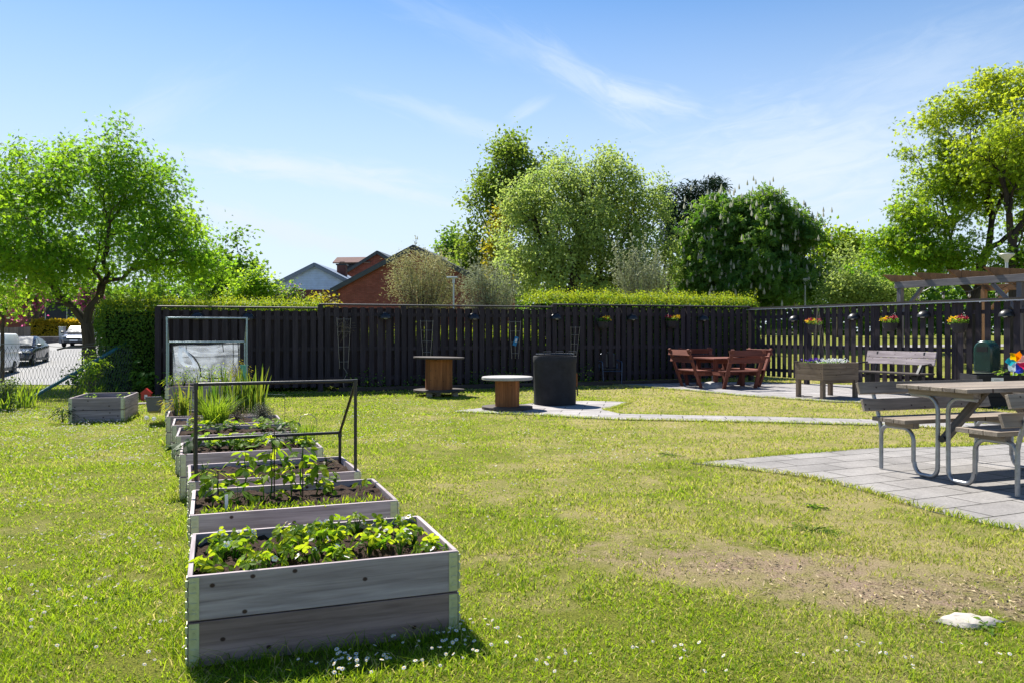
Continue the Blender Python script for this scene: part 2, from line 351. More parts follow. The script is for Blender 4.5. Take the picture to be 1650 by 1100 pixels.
def lawn_soil_mat():
    m, nt = newmat('lawn_thatch'); dry, bare, n1, n2 = lawn_tint(nt)
    pos = nd(nt, 'ShaderNodeNewGeometry').outputs['Position']
    n3 = nd(nt, 'ShaderNodeTexNoise', {'Vector': pos, 'Scale': 95., 'Detail': 6, 'Roughness': .75}).outputs[0]
    gr = ramp(nt, n3, [(.36, (.03, .045, .005)), (.64, (.28, .29, .04))])
    dr = ramp(nt, n3, [(.3, (.13, .11, .035)), (.7, (.50, .42, .20))])
    ba = ramp(nt, n3, [(.25, (.09, .055, .035)), (.5, (.30, .215, .15)), (.75, (.50, .41, .30))])
    c = mixc(nt, bare, mixc(nt, dry, gr, dr), ba)
    out(nt, princ(nt, c, .95, 0, .1, bump(nt, n3, .8, .03))); return m
def grass_mat():
    m, nt = newmat('grass_blades'); dry, bare, n1, n2 = lawn_tint(nt)
    lv = nd(nt, 'ShaderNodeAttribute', attribute_name='lv').outputs['Fac']
    gr = ramp(nt, lv, [(.0, (.020, .055, .004)), (.3, (.070, .18, .006)), (.65, (.25, .385, .014)), (.88, (.42, .50, .04)), (1., (.62, .58, .22))])
    gr = mixc(nt, ramp(nt, n2, [(.40, g3(.85)), (.62, g3(0))]), gr, mixc(nt, lv, (.025, .085, .004), (.18, .36, .012)))
    dr = ramp(nt, lv, [(.0, (.075, .10, .012)), (.4, (.30, .28, .04)), (1., (.60, .50, .24))])
    k = mth(nt, 'ADD', mth(nt, 'MULTIPLY', dry, .62), mth(nt, 'MULTIPLY', bare, .38), True)
    k = mth(nt, 'MULTIPLY', k, ramp(nt, lv, [(.0, g3(.45)), (.8, g3(1))]))
    k = mth(nt, 'MAXIMUM', k, mth(nt, 'MULTIPLY', mth(nt, 'GREATER_THAN', lv, .90), .9))
    c = mixc(nt, k, gr, dr)
    t = mixc(nt, .55, c, mixc(nt, k, (.54, .70, .025), (.75, .62, .16)))
    p = princ(nt, c, .6, 0, .12); tr = nd(nt, 'ShaderNodeBsdfTranslucent', {0: t}).outputs[0]
    out(nt, nd(nt, 'ShaderNodeMixShader', {0: .5, 1: p, 2: tr}).outputs[0]); return m
M_['lawn'] = lawn_soil_mat(); M_['grass'] = grass_mat()
def paving_mat(name, ang, bw, bh, col, org=(0, 0)):
    m, nt = newmat(name); pos = nd(nt, 'ShaderNodeNewGeometry').outputs['Position']
    v = nd(nt, 'ShaderNodeMapping', {'Vector': pos, 'Rotation': (0, 0, -ang), 'Location': (org[0], org[1], 0)}).outputs[0]
    b = nd(nt, 'ShaderNodeTexBrick', {'Vector': v, 'Color1': c4(tuple(x*.86 for x in col)), 'Color2': c4(tuple(x*1.12 for x in col)), 'Mortar': (.03, .028, .022, 1),
           'Scale': 1., 'Mortar Size': .009, 'Mortar Smooth': .3, 'Bias': 0., 'Brick Width': bw, 'Row Height': bh})
    n = nd(nt, 'ShaderNodeTexNoise', {'Vector': pos, 'Scale': 45., 'Detail': 6, 'Roughness': .7}).outputs[0]
    n2 = nd(nt, 'ShaderNodeTexNoise', {'Vector': pos, 'Scale': 2.2, 'Detail': 5}).outputs[0]
    c = mixc(nt, 1., b.outputs[0], ramp(nt, n, [(.3, g3(.72)), (.7, g3(1.15))]), 'MULTIPLY')
    c = mixc(nt, 1., c, ramp(nt, n2, [(.3, g3(.78)), (.7, g3(1.1))]), 'MULTIPLY')
    n4 = nd(nt, 'ShaderNodeTexNoise', {'Vector': pos, 'Scale': 7., 'Detail': 6, 'Roughness': .7}).outputs[0]
    c = mixc(nt, ramp(nt, n4, [(.56, g3(0)), (.72, g3(.55))]), c, tuple(x*.55 for x in col))
    hh = mth(nt, 'ADD', mth(nt, 'MULTIPLY', b.outputs['Fac'], -1.5), mth(nt, 'MULTIPLY', n, .5))
    out(nt, princ(nt, c, .85, 0, .25, bump(nt, hh, .5, .01))); return m
M_['paving'] = paving_mat('concrete_slabs', R(24), .7, .35, (.27, .255, .245))
M_['path'] = paving_mat('path_slabs', R(-9), .7, .35, (.33, .31, .305))
M_['patio'] = paving_mat('patio_slabs', R(20), .5, .5, (.315, .30, .30))
def asphalt_mat():
    m, nt = newmat('asphalt'); pos = nd(nt, 'ShaderNodeNewGeometry').outputs['Position']
    n = nd(nt, 'ShaderNodeTexNoise', {'Vector': pos, 'Scale': 30., 'Detail': 6, 'Roughness': .7}).outputs[0]
    n2 = nd(nt, 'ShaderNodeTexNoise', {'Vector': pos, 'Scale': .5, 'Detail': 4}).outputs[0]
    c = mixc(nt, .5, ramp(nt, n, [(.3, g3(.13)), (.7, g3(.25))]), ramp(nt, n2, [(.3, (.16, .155, .155)), (.7, (.24, .235, .23))]))
    out(nt, princ(nt, c, .8, 0, .3, bump(nt, n, .3, .01))); return m
M_['asphalt'] = asphalt_mat()
def brick_mat(name, c1, c2, mortar, bw=.26, bh=.08, sc_=1.):
    m, nt = newmat(name); co = nd(nt, 'ShaderNodeTexCoord').outputs['Object']
    s = nd(nt, 'ShaderNodeSeparateXYZ', {0: co})
    v = nd(nt, 'ShaderNodeCombineXYZ', {0: mth(nt, 'ADD', s.outputs[0], s.outputs[1]), 1: s.outputs[2]}).outputs[0]
    b = nd(nt, 'ShaderNodeTexBrick', {'Vector': v, 'Color1': c4(c1), 'Color2': c4(c2), 'Mortar': c4(mortar), 'Scale': sc_, 'Mortar Size': .012, 'Brick Width': bw, 'Row Height': bh})
    n = nd(nt, 'ShaderNodeTexNoise', {'Vector': co, 'Scale': 1.5, 'Detail': 5}).outputs[0]
    c = mixc(nt, 1., b.outputs[0], ramp(nt, n, [(.3, g3(.8)), (.7, g3(1.15))]), 'MULTIPLY')
    out(nt, princ(nt, c, .85, 0, .25, bump(nt, b.outputs['Fac'], -.4, .01))); return m
M_['brick'] = brick_mat('red_brick', (.25, .062, .045), (.33, .092, .068), (.13, .075, .065))
M_['brick_dark'] = brick_mat('brown_red_brick', (.15, .045, .032), (.20, .062, .042), (.12, .09, .08))
M_['wall_stone'] = brick_mat('grey_wall_stone', (.16, .14, .13), (.25, .23, .21), (.08, .07, .065), .5, .2)
def siding_mat(name, col):
    m, nt = newmat(name); co = nd(nt, 'ShaderNodeTexCoord').outputs['Object']
    s = nd(nt, 'ShaderNodeSeparateXYZ', {0: co})
    f = mth(nt, 'FRACT', mth(nt, 'MULTIPLY', s.outputs[2], 5.2))
    n = nd(nt, 'ShaderNodeTexNoise', {'Vector': co, 'Scale': 2.5, 'Detail': 5}).outputs[0]
    c = mixc(nt, ramp(nt, n, [(.3, g3(0)), (.7, g3(1))]), tuple(x*.88 for x in col), tuple(min(1, x*1.08) for x in col))
    c = mixc(nt, ramp(nt, f, [(.0, g3(.6)), (.07, g3(0))]), c, tuple(x*.35 for x in col))
    out(nt, princ(nt, c, .85, 0, .05, bump(nt, f, .6, .02))); return m
M_['siding_blue'] = siding_mat('pale_blue_siding', (.46, .60, .88))
M_['siding_dark'] = siding_mat('slate_siding', (.055, .058, .075))
M_['roof_dark'] = plain('dark_roof', (.055, .065, .075), .6, 0, .3, .25, 4)
M_['roof_tile'] = siding_mat('brown_roof_tile', (.20, .13, .12))
M_['trim_blue'] = plain('blue_grey_trim', (.16, .20, .27), .5, 0, .4, .1)
M_['window_glass'] = plain('window_glass', (.08, .10, .13), .06, 0, .8, .2, 1.5, 0)
def vinyl_mat():
    m, nt = newmat('clear_vinyl'); co = nd(nt, 'ShaderNodeTexCoord').outputs['Object']
    n = nd(nt, 'ShaderNodeTexNoise', {'Vector': co, 'Scale': 5., 'Detail': 5, 'Distortion': 1.4}).outputs[0]
    n2 = nd(nt, 'ShaderNodeTexNoise', {'Vector': co, 'Scale': 2.2, 'Detail': 3, 'Distortion': 2.}).outputs[0]
    p = princ(nt, (.72, .76, .82), .12, 0, .7, bump(nt, n, .9, .05))
    tl = nd(nt, 'ShaderNodeBsdfTranslucent', {0: (.75, .8, .86, 1)}).outputs[0]
    a = nd(nt, 'ShaderNodeMixShader', {0: .5, 1: p, 2: tl}).outputs[0]
    t = nd(nt, 'ShaderNodeBsdfTransparent', {0: (.93, .95, .98, 1)}).outputs[0]
    out(nt, nd(nt, 'ShaderNodeMixShader', {0: ramp(nt, n2, [(.38, g3(.14)), (.70, g3(.50))]), 1: t, 2: a}).outputs[0]); return m
M_['vinyl'] = vinyl_mat()

# ------------------------------------------------------------------ terrain, street, paving
def terrain(x, y):
    x = np.asarray(x, float); y = np.asarray(y, float)
    st = np.where(y < 29, -.12-(.95-.12)*smooth(23.5, 29, y), -.95+.042*(y-29)); st = np.minimum(st, 1.2)
    st = np.where(y < 23.5, -.12*smooth(19, 23, y), st)
    k = smooth(-7.5, -12.5, x)
    rise = 1.0*smooth(26, 60, y)*smooth(4, 14, x)
    return st*k+rise*(1-k)
def axis(a, b, n, c, p=2.2):
    t = np.linspace(-1, 1, n); return c+np.where(t < 0, -np.abs(t)**p*(c-a), np.abs(t)**p*(b-c))
gx = axis(-300, 300, 161, -2); gy = np.concatenate([np.linspace(-15, 2, 8)[:-1], np.linspace(2, 70, 110), np.geomspace(71, 500, 26)])
XX, YY = np.meshgrid(gx, gy); ZZ = terrain(XX, YY)+(vnoise(XX, YY, .6, 3)-.5)*.006*smooth(2, 6, YY)
n_x, n_y = len(gx), len(gy); ii = np.arange((n_y-1)*(n_x-1)); r_, c_ = ii//(n_x-1), ii % (n_x-1)
q = np.stack([r_*n_x+c_, r_*n_x+c_+1, (r_+1)*n_x+c_+1, (r_+1)*n_x+c_], 1)
tag(np_mesh('lawn', np.stack([XX.ravel(), YY.ravel(), ZZ.ravel()], 1), q, M_['lawn'], smooth=True), kind='structure')
def strip(name, left, right, mat, dz, nw=6):   # left/right: lists of (x,y); follows the terrain
    V = []
    for (a, b) in zip(left, right):
        for k in range(nw+1):
            t = k/nw; x = a[0]+(b[0]-a[0])*t; y = a[1]+(b[1]-a[1])*t; V.append((x, y, float(terrain(x, y))+dz))
    Q = [(i*(nw+1)+k, i*(nw+1)+k+1, (i+1)*(nw+1)+k+1, (i+1)*(nw+1)+k) for i in range(len(left)-1) for k in range(nw)]
    return tag(np_mesh(name, V, Q, mat, smooth=True), kind='structure')
ys = list(np.linspace(24, 60, 37))+list(np.linspace(62, 140, 20))
def road_x(y, w_): return -26.2-.314*(y-29)+w_
strip('street', [(road_x(y, -1.2), y) for y in ys], [(road_x(y, 13.4), y) for y in ys], M_['asphalt'], .025, 14)
strip('sidewalk', [(road_x(y, 13.4), y) for y in ys], [(road_x(y, 15.0), y) for y in ys], M_['path'], .05)
kb = MB()
for a, b in zip(ys[:-1], ys[1:]):
    pa = Vector((road_x(a, 13.4), a, float(terrain(road_x(a, 13.4), a))+.05)); pb = Vector((road_x(b, 13.4), b, float(terrain(road_x(b, 13.4), b))+.05))
    kb.beam(pa, pb, .16, .14)
tag(kb.build('kerb', M_['concrete']), kind='structure')
def ground_poly(pix): return [tuple(G(*p)[:2]) for p in pix]
TERR = ground_poly([(1112, 746), (1250, 734), (1408, 722), (1560, 719)])+[(9.5, 11.6), (10, 5.0)]+ground_poly([(1700, 872), (1650, 857), (1580, 843), (1500, 824), (1400, 793), (1300, 769), (1200, 756)])
PATH = ground_poly([(724, 663), (790, 656), (870, 649), (945, 646), (1018, 648), (975, 661), (1000, 667), (1120, 669.5), (1250, 672), (1400, 676), (1560, 682), (1700, 688), (1700, 700), (1560, 692), (1400, 685), (1250, 681), (1120, 678.5), (1000, 676.5), (930, 673), (860, 668.5), (790, 666)])
PATIO = ground_poly([(975, 619), (1100, 628.5), (1200, 638), (1340, 647.5), (1500, 653), (1720, 662), (1700, 632), (1500, 624.5), (1330, 619), (1225, 616), (1100, 615)])
from mathutils.geometry import tessellate_polygon
def sheet(name, poly, mat, z):
    mb = MB(); mb.slab(poly, z-.05, z); return tag(mb.build(name, mat), kind='structure')
sheet('terrace_paving', TERR, M_['paving'], .009)
sheet('path_paving', PATH, M_['path'], .016)
sheet('patio_paving', PATIO, M_['patio'], .018)
FAR = [(18, 44), (60, 50), (60, 52.5), (18, 46.2)]
strip('park_path', [FAR[0], (30, 45.7), (45, 47.9), FAR[1]], [FAR[3], (30, 47.9), (45, 50.2), FAR[2]], M_['path'], .03)

# ------------------------------------------------------------------ raised beds: positions first, the grass has to know them
BL_, BW_ = 1.2, .8
BEDS = [(-1.38, 3.44, 20.2), (-1.83, 4.60, 20.5), (-2.25, 5.63, 22), (-2.83, 6.90, 21.5), (-3.37, 8.12, 20), (-3.80, 9.05, 21), (-4.26, 9.98, 21), (-5.35, 12.5, 21), (-5.86, 13.85, 21)]
def bed_quad(x, y, a, L=BL_, W=BW_):
    u = Vector((math.cos(R(a)), math.sin(R(a)))); n = Vector((-u.y, u.x)); o = Vector((x, y))
    return [tuple(o), tuple(o+u*L), tuple(o+u*L+n*W), tuple(o+n*W)]
SIDE_BED = (-6.98, 12.75, 15)
BLOCK = [bed_quad(*b) for b in BEDS]+[bed_quad(*SIDE_BED, .8, 1.2)]
# ------------------------------------------------------------------ grass
def make_grass():
    P_, W_, Hh = [], [], []
    bins = [(2.6, 4.2, 7200, .0050, .030), (4.2, 6.2, 4700, .0062, .027), (6.2, 9, 2500, .0085, .026), (9, 13, 1350, .0105, .025), (13, 18, 640, .015, .028), (18, 27, 260, .023, .032)]
    for (a, b, dens, wd, ht) in bins:
        wmax = .70*b+.5; n = int(dens*(b-a)*2*wmax)
        x = rng.uniform(-wmax, wmax, n); y = rng.uniform(a, b, n)
        ok = np.abs(x) < .70*y+.5
        for pl in (TERR, PATH, PATIO):
            jx = x+(rng.random(n)-.5)*.08+(vnoise(x, y, 5, 21)-.5)*.14; jy = y+(rng.random(n)-.5)*.08+(vnoise(x, y, 5, 22)-.5)*.14
            ok &= ~inpoly(jx, jy, pl)
        for pl in BLOCK: ok &= ~inpoly(x, y, pl)
        ok &= ~((x > road_x(y, -1.5)) & (x < road_x(y, 15.05)) & (y > 24) & (x < -9))
        bare = np.zeros(n)
        for (bx, by, ax, ay, an) in BARE:
            dx, dy = x-bx, y-by; ca, sa = math.cos(an), math.sin(an)
            bare = np.maximum(bare, 1-np.hypot((dx*ca+dy*sa)/ax, (-dx*sa+dy*ca)/ay))
        nn = vnoise(x, y, 3.5, 1)*.6+vnoise(x, y, 11., 2)*.4
        bare = np.clip(bare+(nn-.5)*1.2, 0, 1)
        thin = np.clip((x-.02*y+.5)/3.5, 0, 1)*.35*(1-smooth(3.9, 3.3, y))
        ok &= rng.random(n) > np.maximum(np.minimum(bare*2.6, .93), thin*(.4+nn))
        ok &= (rng.random(n) < .72+.5*nn)
        x, y, nn, bare = x[ok], y[ok], nn[ok], bare[ok]; n = len(x)
        lush = smooth(.35, .8, vnoise(x, y, 2.1, 5))
        P_.append(np.stack([x, y, terrain(x, y)], 1)); W_.append(np.full(n, wd)*rng.uniform(.7, 1.3, n))
        Hh.append(ht*rng.uniform(.45, 1.35, n)*(.8+.55*lush)*(1-.4*np.minimum(bare, 1))*np.where(rng.random(n) < .03, 1.7, 1))
    # a longer fringe round the feet of the beds and along the paving
    for (qd, dens, w0, h0) in [(b, 260 if i < 4 else 90, .0045 if i < 4 else .01, .09) for i, b in enumerate(BLOCK)]:
        for k in range(4):
            p, q2 = np.array(qd[k]), np.array(qd[(k+1) % 4]); L = np.hypot(*(q2-p)); n = int(L*dens)
            t = rng.random((n, 1)); d = (q2-p)/L; nor = np.array([d[1], -d[0]]); pt = p+(q2-p)*t+nor*(rng.random((n, 1))**1.6*.10+.006)
            P_.append(np.column_stack([pt, np.zeros(n)])); W_.append(np.full(n, w0)); Hh.append(h0*rng.uniform(.4, 1.2, n))
    for pl in (TERR, PATH, PATIO):
        for k in range(len(pl)):
            p, q2 = np.array(pl[k]), np.array(pl[(k+1) % len(pl)]); L = np.hypot(*(q2-p))
            if max(p[0]-.7*p[1], q2[0]-.7*q2[1]) > 1.5: continue
            n = int(L*330); t = rng.random((n, 1)); d = (q2-p)/max(L, .01); nor = np.array([d[1], -d[0]])
            wv_ = (vnoise(p[0]+(q2-p)[0]*t[:, 0], p[1]+(q2-p)[1]*t[:, 0], 4, 31)-.35)[:, None]*.12
            pt = p+(q2-p)*t-nor*(wv_*rng.random((n, 1))+(rng.random((n, 1))-.5)*.07)
            P_.append(np.column_stack([pt, np.full(n, .012)])); W_.append(np.full(n, .007)); Hh.append(.05*rng.uniform(.4, 1.2, n))
    P0 = np.concatenate(P_); Wd = np.concatenate(W_); Ht = np.concatenate(Hh); n = len(P0)
    az = rng.uniform(0, 2*np.pi, n); lean = rng.uniform(.35, 1.7, n)*Ht; la = rng.uniform(0, 2*np.pi, n)
    sx_, sy_ = np.cos(az)*Wd/2, np.sin(az)*Wd/2; lx, ly = np.cos(la)*lean, np.sin(la)*lean
    z0 = P0[:, 2]-.004
    V = np.empty((n, 5, 3), 'f')
    V[:, 0] = np.stack([P0[:, 0]-sx_, P0[:, 1]-sy_, z0], 1); V[:, 1] = np.stack([P0[:, 0]+sx_, P0[:, 1]+sy_, z0], 1)
    mx, my, mz = P0[:, 0]+lx*.3, P0[:, 1]+ly*.3, z0+Ht*.6
    V[:, 2] = np.stack([mx-sx_*.8, my-sy_*.8, mz], 1); V[:, 3] = np.stack([mx+sx_*.8, my+sy_*.8, mz], 1)
    V[:, 4] = np.stack([P0[:, 0]+lx, P0[:, 1]+ly, z0+Ht], 1)
    b = (np.arange(n)*5)[:, None]
    Fa = np.concatenate([b+np.array([[0, 1, 3]]), b+np.array([[0, 3, 2]]), b+np.array([[2, 3, 4]])], 0)
    lv = np.repeat(rng.random(n), 5)
    print('grass blades', n)
    tag(np_mesh('grass', V.reshape(-1, 3), Fa, M_['grass'], attrs={'lv': lv}), kind='stuff')
make_grass()
def make_litter():                        # dry stems, grit and crumbs on the worn ground
    n = 5200; k = rng.integers(0, len(BARE), n); B = np.array(BARE)[k]; r = rng.random(n)**.7*1.15; a = rng.uniform(0, 6.283, n)
    dx, dy = np.cos(a)*r*B[:, 2], np.sin(a)*r*B[:, 3]; ca, sa = np.cos(B[:, 4]), np.sin(B[:, 4]); x = B[:, 0]+dx*ca-dy*sa; y = B[:, 1]+dx*sa+dy*ca
    ok = vnoise(x, y, 4, 41)*.6+vnoise(x, y, 13, 42)*.4 > .40; x, y = x[ok], y[ok]; n = len(x); pos = np.stack([x, y, np.full(n, .006)+rng.random(n)*.006], 1)
    lv = rng.random(n); size = np.where(lv > .55, rng.uniform(.02, .05, n), rng.uniform(.008, .02, n))
    tag(leaves('dry_litter', pos, rng.normal(size=(n, 3))*.3+np.array([0, 0, 1.]), size, T_LONG, M_['litter'], lv=lv), kind='stuff')
M_['litter'] = leafmat('dry_litter', (.045, .028, .018), (.55, .45, .28), .1, ((.05, .03, .02), (.5, .4, .25)), rough=.9, spec=.05)
def make_daisies():
    pts = []
    def area(pix, n, pw=1.0, cl=3.):
        pl = ground_poly(pix); xs = [p[0] for p in pl]; ys_ = [p[1] for p in pl]; k = 0
        while k < n:
            x = rng.uniform(min(xs), max(xs)); y = rng.uniform(min(ys_), max(ys_))
            if not inpoly(np.array([x]), np.array([y]), pl)[0]: continue
            if any(inpoly(np.array([x]), np.array([y]), b)[0] for b in BLOCK): continue
            if (vnoise(x, y, cl, 9)*.55+vnoise(x, y, cl*3.1, 10)*.45)**3*3.2 < rng.random(): continue
            pts.append((x, y)); k += 1
    area([(480, 1075), (640, 1022), (790, 1010), (870, 1040), (700, 1098), (480, 1100)], 85, cl=6)
    area([(0, 660), (115, 664), (255, 690), (280, 760), (0, 740)], 900)
    area([(600, 640), (760, 660), (760, 720), (520, 720), (560, 650)], 420)
    area([(0, 760), (285, 780), (298, 1090), (0, 1090)], 190)
    area([(800, 1040), (1640, 1040), (1640, 1098), (800, 1098)], 45, cl=5)
    area([(760, 760), (900, 720), (1100, 740), (900, 1000), (760, 1000)], 60)
    area([(800, 690), (1100, 690), (1100, 740), (800, 760)], 110)
    V, Fq, mi = [], [], []
    for (x, y) in pts:
        h = rng.uniform(.028, .06); r = rng.uniform(.007, .0115)*(1.15 if y > 8 else 1); tx, ty = rng.normal(0, .35, 2); n = 9; b = len(V)
        z0 = float(terrain(x, y))+h; cc = np.array([x, y, z0])
        nrm = Vector((tx, ty-.25, 1)).normalized(); a1 = nrm.orthogonal().normalized(); a2 = nrm.cross(a1)
        V.append(cc+np.array(nrm)*.001)
        for k in range(2*n):
            a = math.pi*k/n; rr = r*(1.0 if k % 2 == 0 else .72); V.append(cc+np.array(a1*math.cos(a)+a2*math.sin(a))*rr+np.array(nrm)*(.002 if k % 2 else 0))
        for k in range(2*n): Fq.append((b, b+1+k, b+1+(k+1) % (2*n))); mi.append(0)
        b = len(V); V.append(cc+np.array(nrm)*.0045)
        for k in range(6): V.append(cc+np.array(a1*math.cos(k*1.047)+a2*math.sin(k*1.047))*r*.36+np.array(nrm)*.003)
        for k in range(6): Fq.append((b, b+1+k, b+1+(k+1) % 6)); mi.append(1)
        b = len(V); s = .0012
        V += [(x-s, y, z0-h), (x+s, y, z0-h), (x+s, y, z0), (x-s, y, z0)]; Fq += [(b, b+1, b+2), (b, b+2, b+3)]; mi += [2, 2]
    tag(np_mesh('daisies', V, Fq, [M_['white_petal'], M_['pistil'], M_['straw_leaf']], mi=mi, attrs={'lv': np.full(len(V), .5)}), kind='stuff')
make_daisies()

# ------------------------------------------------------------------ leaves, plants, trees
T_DIAMOND = (np.array([(0, 0, 0), (.32, .45, .10), (0, 1, 0), (-.32, .45, .10)], float), np.array([(0, 1, 2), (0, 2, 3)]))
T_OVAL = (np.array([(0, 0, 0), (.26, .28, .06), (.28, .62, .06), (0, 1, -.06), (-.28, .62, .06), (-.26, .28, .06), (0, .5, 0)], float),
          np.array([(6, 0, 1), (6, 1, 2), (6, 2, 3), (6, 3, 4), (6, 4, 5), (6, 5, 0)]))
_mv, _mf = [(0, .25, 0)], []
for _k, (_a, _l) in enumerate([(-105, .55), (-50, .85), (0, 1.0), (50, .85), (105, .55)]):
    _d = lambda a, l: (math.sin(R(a))*l, .25+math.cos(R(a))*l*.8, -.12*l)
    _b = len(_mv); _mv += [_d(_a-24, _l*.5), _d(_a, _l), _d(_a+24, _l*.5)]; _mf += [(0, _b, _b+1), (0, _b+1, _b+2)]
T_MAPLE = (np.array(_mv, float), np.array(_mf))
T_LONG = (np.array([(0, 0, 0), (.12, .4, .03), (0, 1, -.12), (-.12, .4, .03)], float), np.array([(0, 1, 2), (0, 2, 3)]))
_tv, _tf = [], []
for _a in (-72, 0, 72):                    # strawberry: three broad leaflets
    _b = len(_tv); ca, sa = math.cos(R(-_a)), math.sin(R(-_a))
    for (x, y, z) in [(0, .06, 0), (.24, .35, .08), (.30, .66, .06), (.14, .95, -.04), (-.14, .95, -.04), (-.30, .66, .06), (-.24, .35, .08), (0, .55, -.02)]:
        _tv.append((x*ca-y*sa, x*sa+y*ca, z))
    _tf += [(_b+7, _b+i, _b+(i+1) % 7) for i in range(7)]
T_TRI = (np.array(_tv, float), np.array(_tf))
_cv, _cf = [], []
for _a in (-100, -55, -15, 20, 60, 105):   # drooping hand of a chestnut leaf
    _b = len(_cv); ca, sa = math.cos(R(-_a)), math.sin(R(-_a))
    for (x, y, z) in [(0, 0, 0), (.17, .62, -.16), (0, 1, -.42), (-.17, .62, -.16)]: _cv.append((x*ca-y*sa, x*sa+y*ca, z))
    _cf += [(_b, _b+1, _b+2), (_b, _b+2, _b+3)]
T_HAND = (np.array(_cv, float), np.array(_cf))
def frames(nrm, tip=None):                # orthonormal frames: z along nrm, y along tip direction (random if none)
    nrm = nrm/np.maximum(np.linalg.norm(nrm, axis=1, keepdims=True), 1e-6)
    t = rng.normal(size=nrm.shape) if tip is None else tip+rng.normal(size=nrm.shape)*.15
    y = t-nrm*np.sum(t*nrm, 1, keepdims=True); y /= np.maximum(np.linalg.norm(y, axis=1, keepdims=True), 1e-6)
    x = np.cross(y, nrm); return np.stack([x, y, nrm], 2)
def leaves(name, pos, nrm, size, tmpl, mat, parent=None, tip=None, lv=None):
    pos = np.asarray(pos, float); n = len(pos); tv, tf = tmpl
    Rm = frames(np.asarray(nrm, float), tip); s = np.broadcast_to(np.asarray(size, float), (n,))
    V = pos[:, None, :]+np.einsum('nij,kj->nki', Rm, tv)*s[:, None, None]
    Fa = (np.arange(n)*len(tv))[:, None, None]+tf[None]
    lv = rng.random(n) if lv is None else np.clip(lv, 0, 1)
    return np_mesh(name, V.reshape(-1, 3), Fa.reshape(-1, 3), mat, parent, {'lv': np.repeat(lv, len(tv))})
make_litter()
def tree(name, label, cat, base, ells, tips, per, lsize, tmpl, lmat, bark='bark', r0=.2, fork=1.6, clump=.35, seed=1, up=.6, group=None, lean=(0, 0), flat=1., extra=None, shell=.42, multi=0, gap=-.45, gapsc=2.6, hb=0.):
    """ells: world ellipsoids (cx, cy, cz, rx, ry, rz) relative to base"""
    rs = np.random.default_rng(seed); root = thing(name, label, cat, base, 0, group)
    vol = np.array([e[3]*e[4]*e[5] for e in ells])**.8; cnt = np.maximum((vol/vol.sum()*tips).astype(int), 3); pts = []
    for e, c in zip(ells, cnt):
        d = rs.normal(size=(c, 3)); d /= np.linalg.norm(d, axis=1, keepdims=True); rr = rs.random((c, 1))**shell
        rr *= 1+.24*np.sin(d[:, :1]*5+seed)*np.cos(d[:, 2:]*6+d[:, 1:2]*4)
        pts.append(np.array(e[:3])+d*rr*np.array(e[3:]))
    pts = np.concatenate(pts); pts = pts[pts[:, 2] > fork*.75]
    q = pts/(clump*gapsc); gp = np.sin(q[:, 0]*1.3+q[:, 2]*.7+seed)*np.sin(q[:, 1]*1.1-q[:, 0]*.5+seed*2)+np.sin(q[:, 2]*1.4+q[:, 1]*.6+seed*3)*.8
    pts = pts[gp > gap]
    wood_ = MB()
    def limb(p, q, ra, rb):
        p, q = np.array(p), np.array(q); L = np.linalg.norm(q-p); n = 3 if ra > .02 else 2
        ps = [p+(q-p)*t+(rs.normal(size=3)*L*.05*(1 if 0 < t < 1 else 0)) for t in np.linspace(0, 1, n+1)]
        wood_.tube(ps, [ra+(rb-ra)*t for t in np.linspace(0, 1, n+1)], 8 if ra > .08 else (5 if ra > .025 else 3), False)
    def rec(p, idx, ra):
        if len(idx) <= 2:
            for i in idx: limb(p, pts[i], max(ra*.7, .005), .003)
            return
        k = min(3 if len(idx) > 8 and rs.random() < .6 else 2, len(idx)); X = pts[idx]
        c = X[rs.choice(len(X), k, replace=False)]
        for _ in range(4):
            a = np.argmin(((X[:, None]-c[None])**2).sum(2), 1)
            c = np.array([X[a == j].mean(0) if (a == j).any() else c[j] for j in range(k)])
        for j in range(k):
            sub = idx[a == j]
            if not len(sub): continue
            t = .38 if len(sub) > 20 else .55
            qn = p+(c[j]-p)*t; rb = max(ra*(len(sub)/len(idx))**.45*.92, .006)
            limb(p, qn, max(rb*1.12, .006), rb); rec(qn, sub, rb)
    top = np.array([lean[0], lean[1], fork])
    tr = MB()
    if multi:
        for j in range(multi):
            a = 2*math.pi*j/multi+rs.random(); s = np.array([math.cos(a)*r0*.9, math.sin(a)*r0*.9, 0]); e = top+np.array([math.cos(a)*r0*2.6, math.sin(a)*r0*2.6, rs.random()*.4])
            tr.tube([s-np.array([0, 0, .3]), s+(e-s)*.5+rs.normal(size=3)*.06, e], [r0*.62, r0*.5, r0*.42], 8)
    else:
        kk = np.linspace(0, 1, 7)
        tr.tube([np.array([top[0]*t**1.3, top[1]*t**1.3, -.3+(fork+.3)*t])+rs.normal(size=3)*r0*.08*(1 if 0 < t < 1 else 0) for t in kk], [r0*(1.35-.55*min(t*3, 1)+.1*(1-t)) for t in kk], 12)
    tr.build('trunk', M_[bark], root, smooth=60)
    rec(top, np.arange(len(pts)), r0*.8)
    wood_.build('branches', M_[bark], root, smooth=60)
    tot = len(pts)*per; ctr = np.repeat(pts, per, 0); cl_lv = np.repeat(rs.random(len(pts)), per)
    off = rs.normal(size=(tot, 3))*clump*np.array([1, 1, flat]); pos = ctr+off
    cen = np.average(np.array([e[:3] for e in ells]), axis=0, weights=vol)
    nrm = (pos-cen)/np.linalg.norm(pos-cen, axis=1, keepdims=True)*.55+np.array([0, 0, up])+rs.normal(size=(tot, 3))*.85
    lv = .55*cl_lv+.45*rs.random(tot)
    if hb: zz_ = pos[:, 2]; lv = lv*.6+hb*((zz_-zz_.min())/(zz_.max()-zz_.min())-.25)
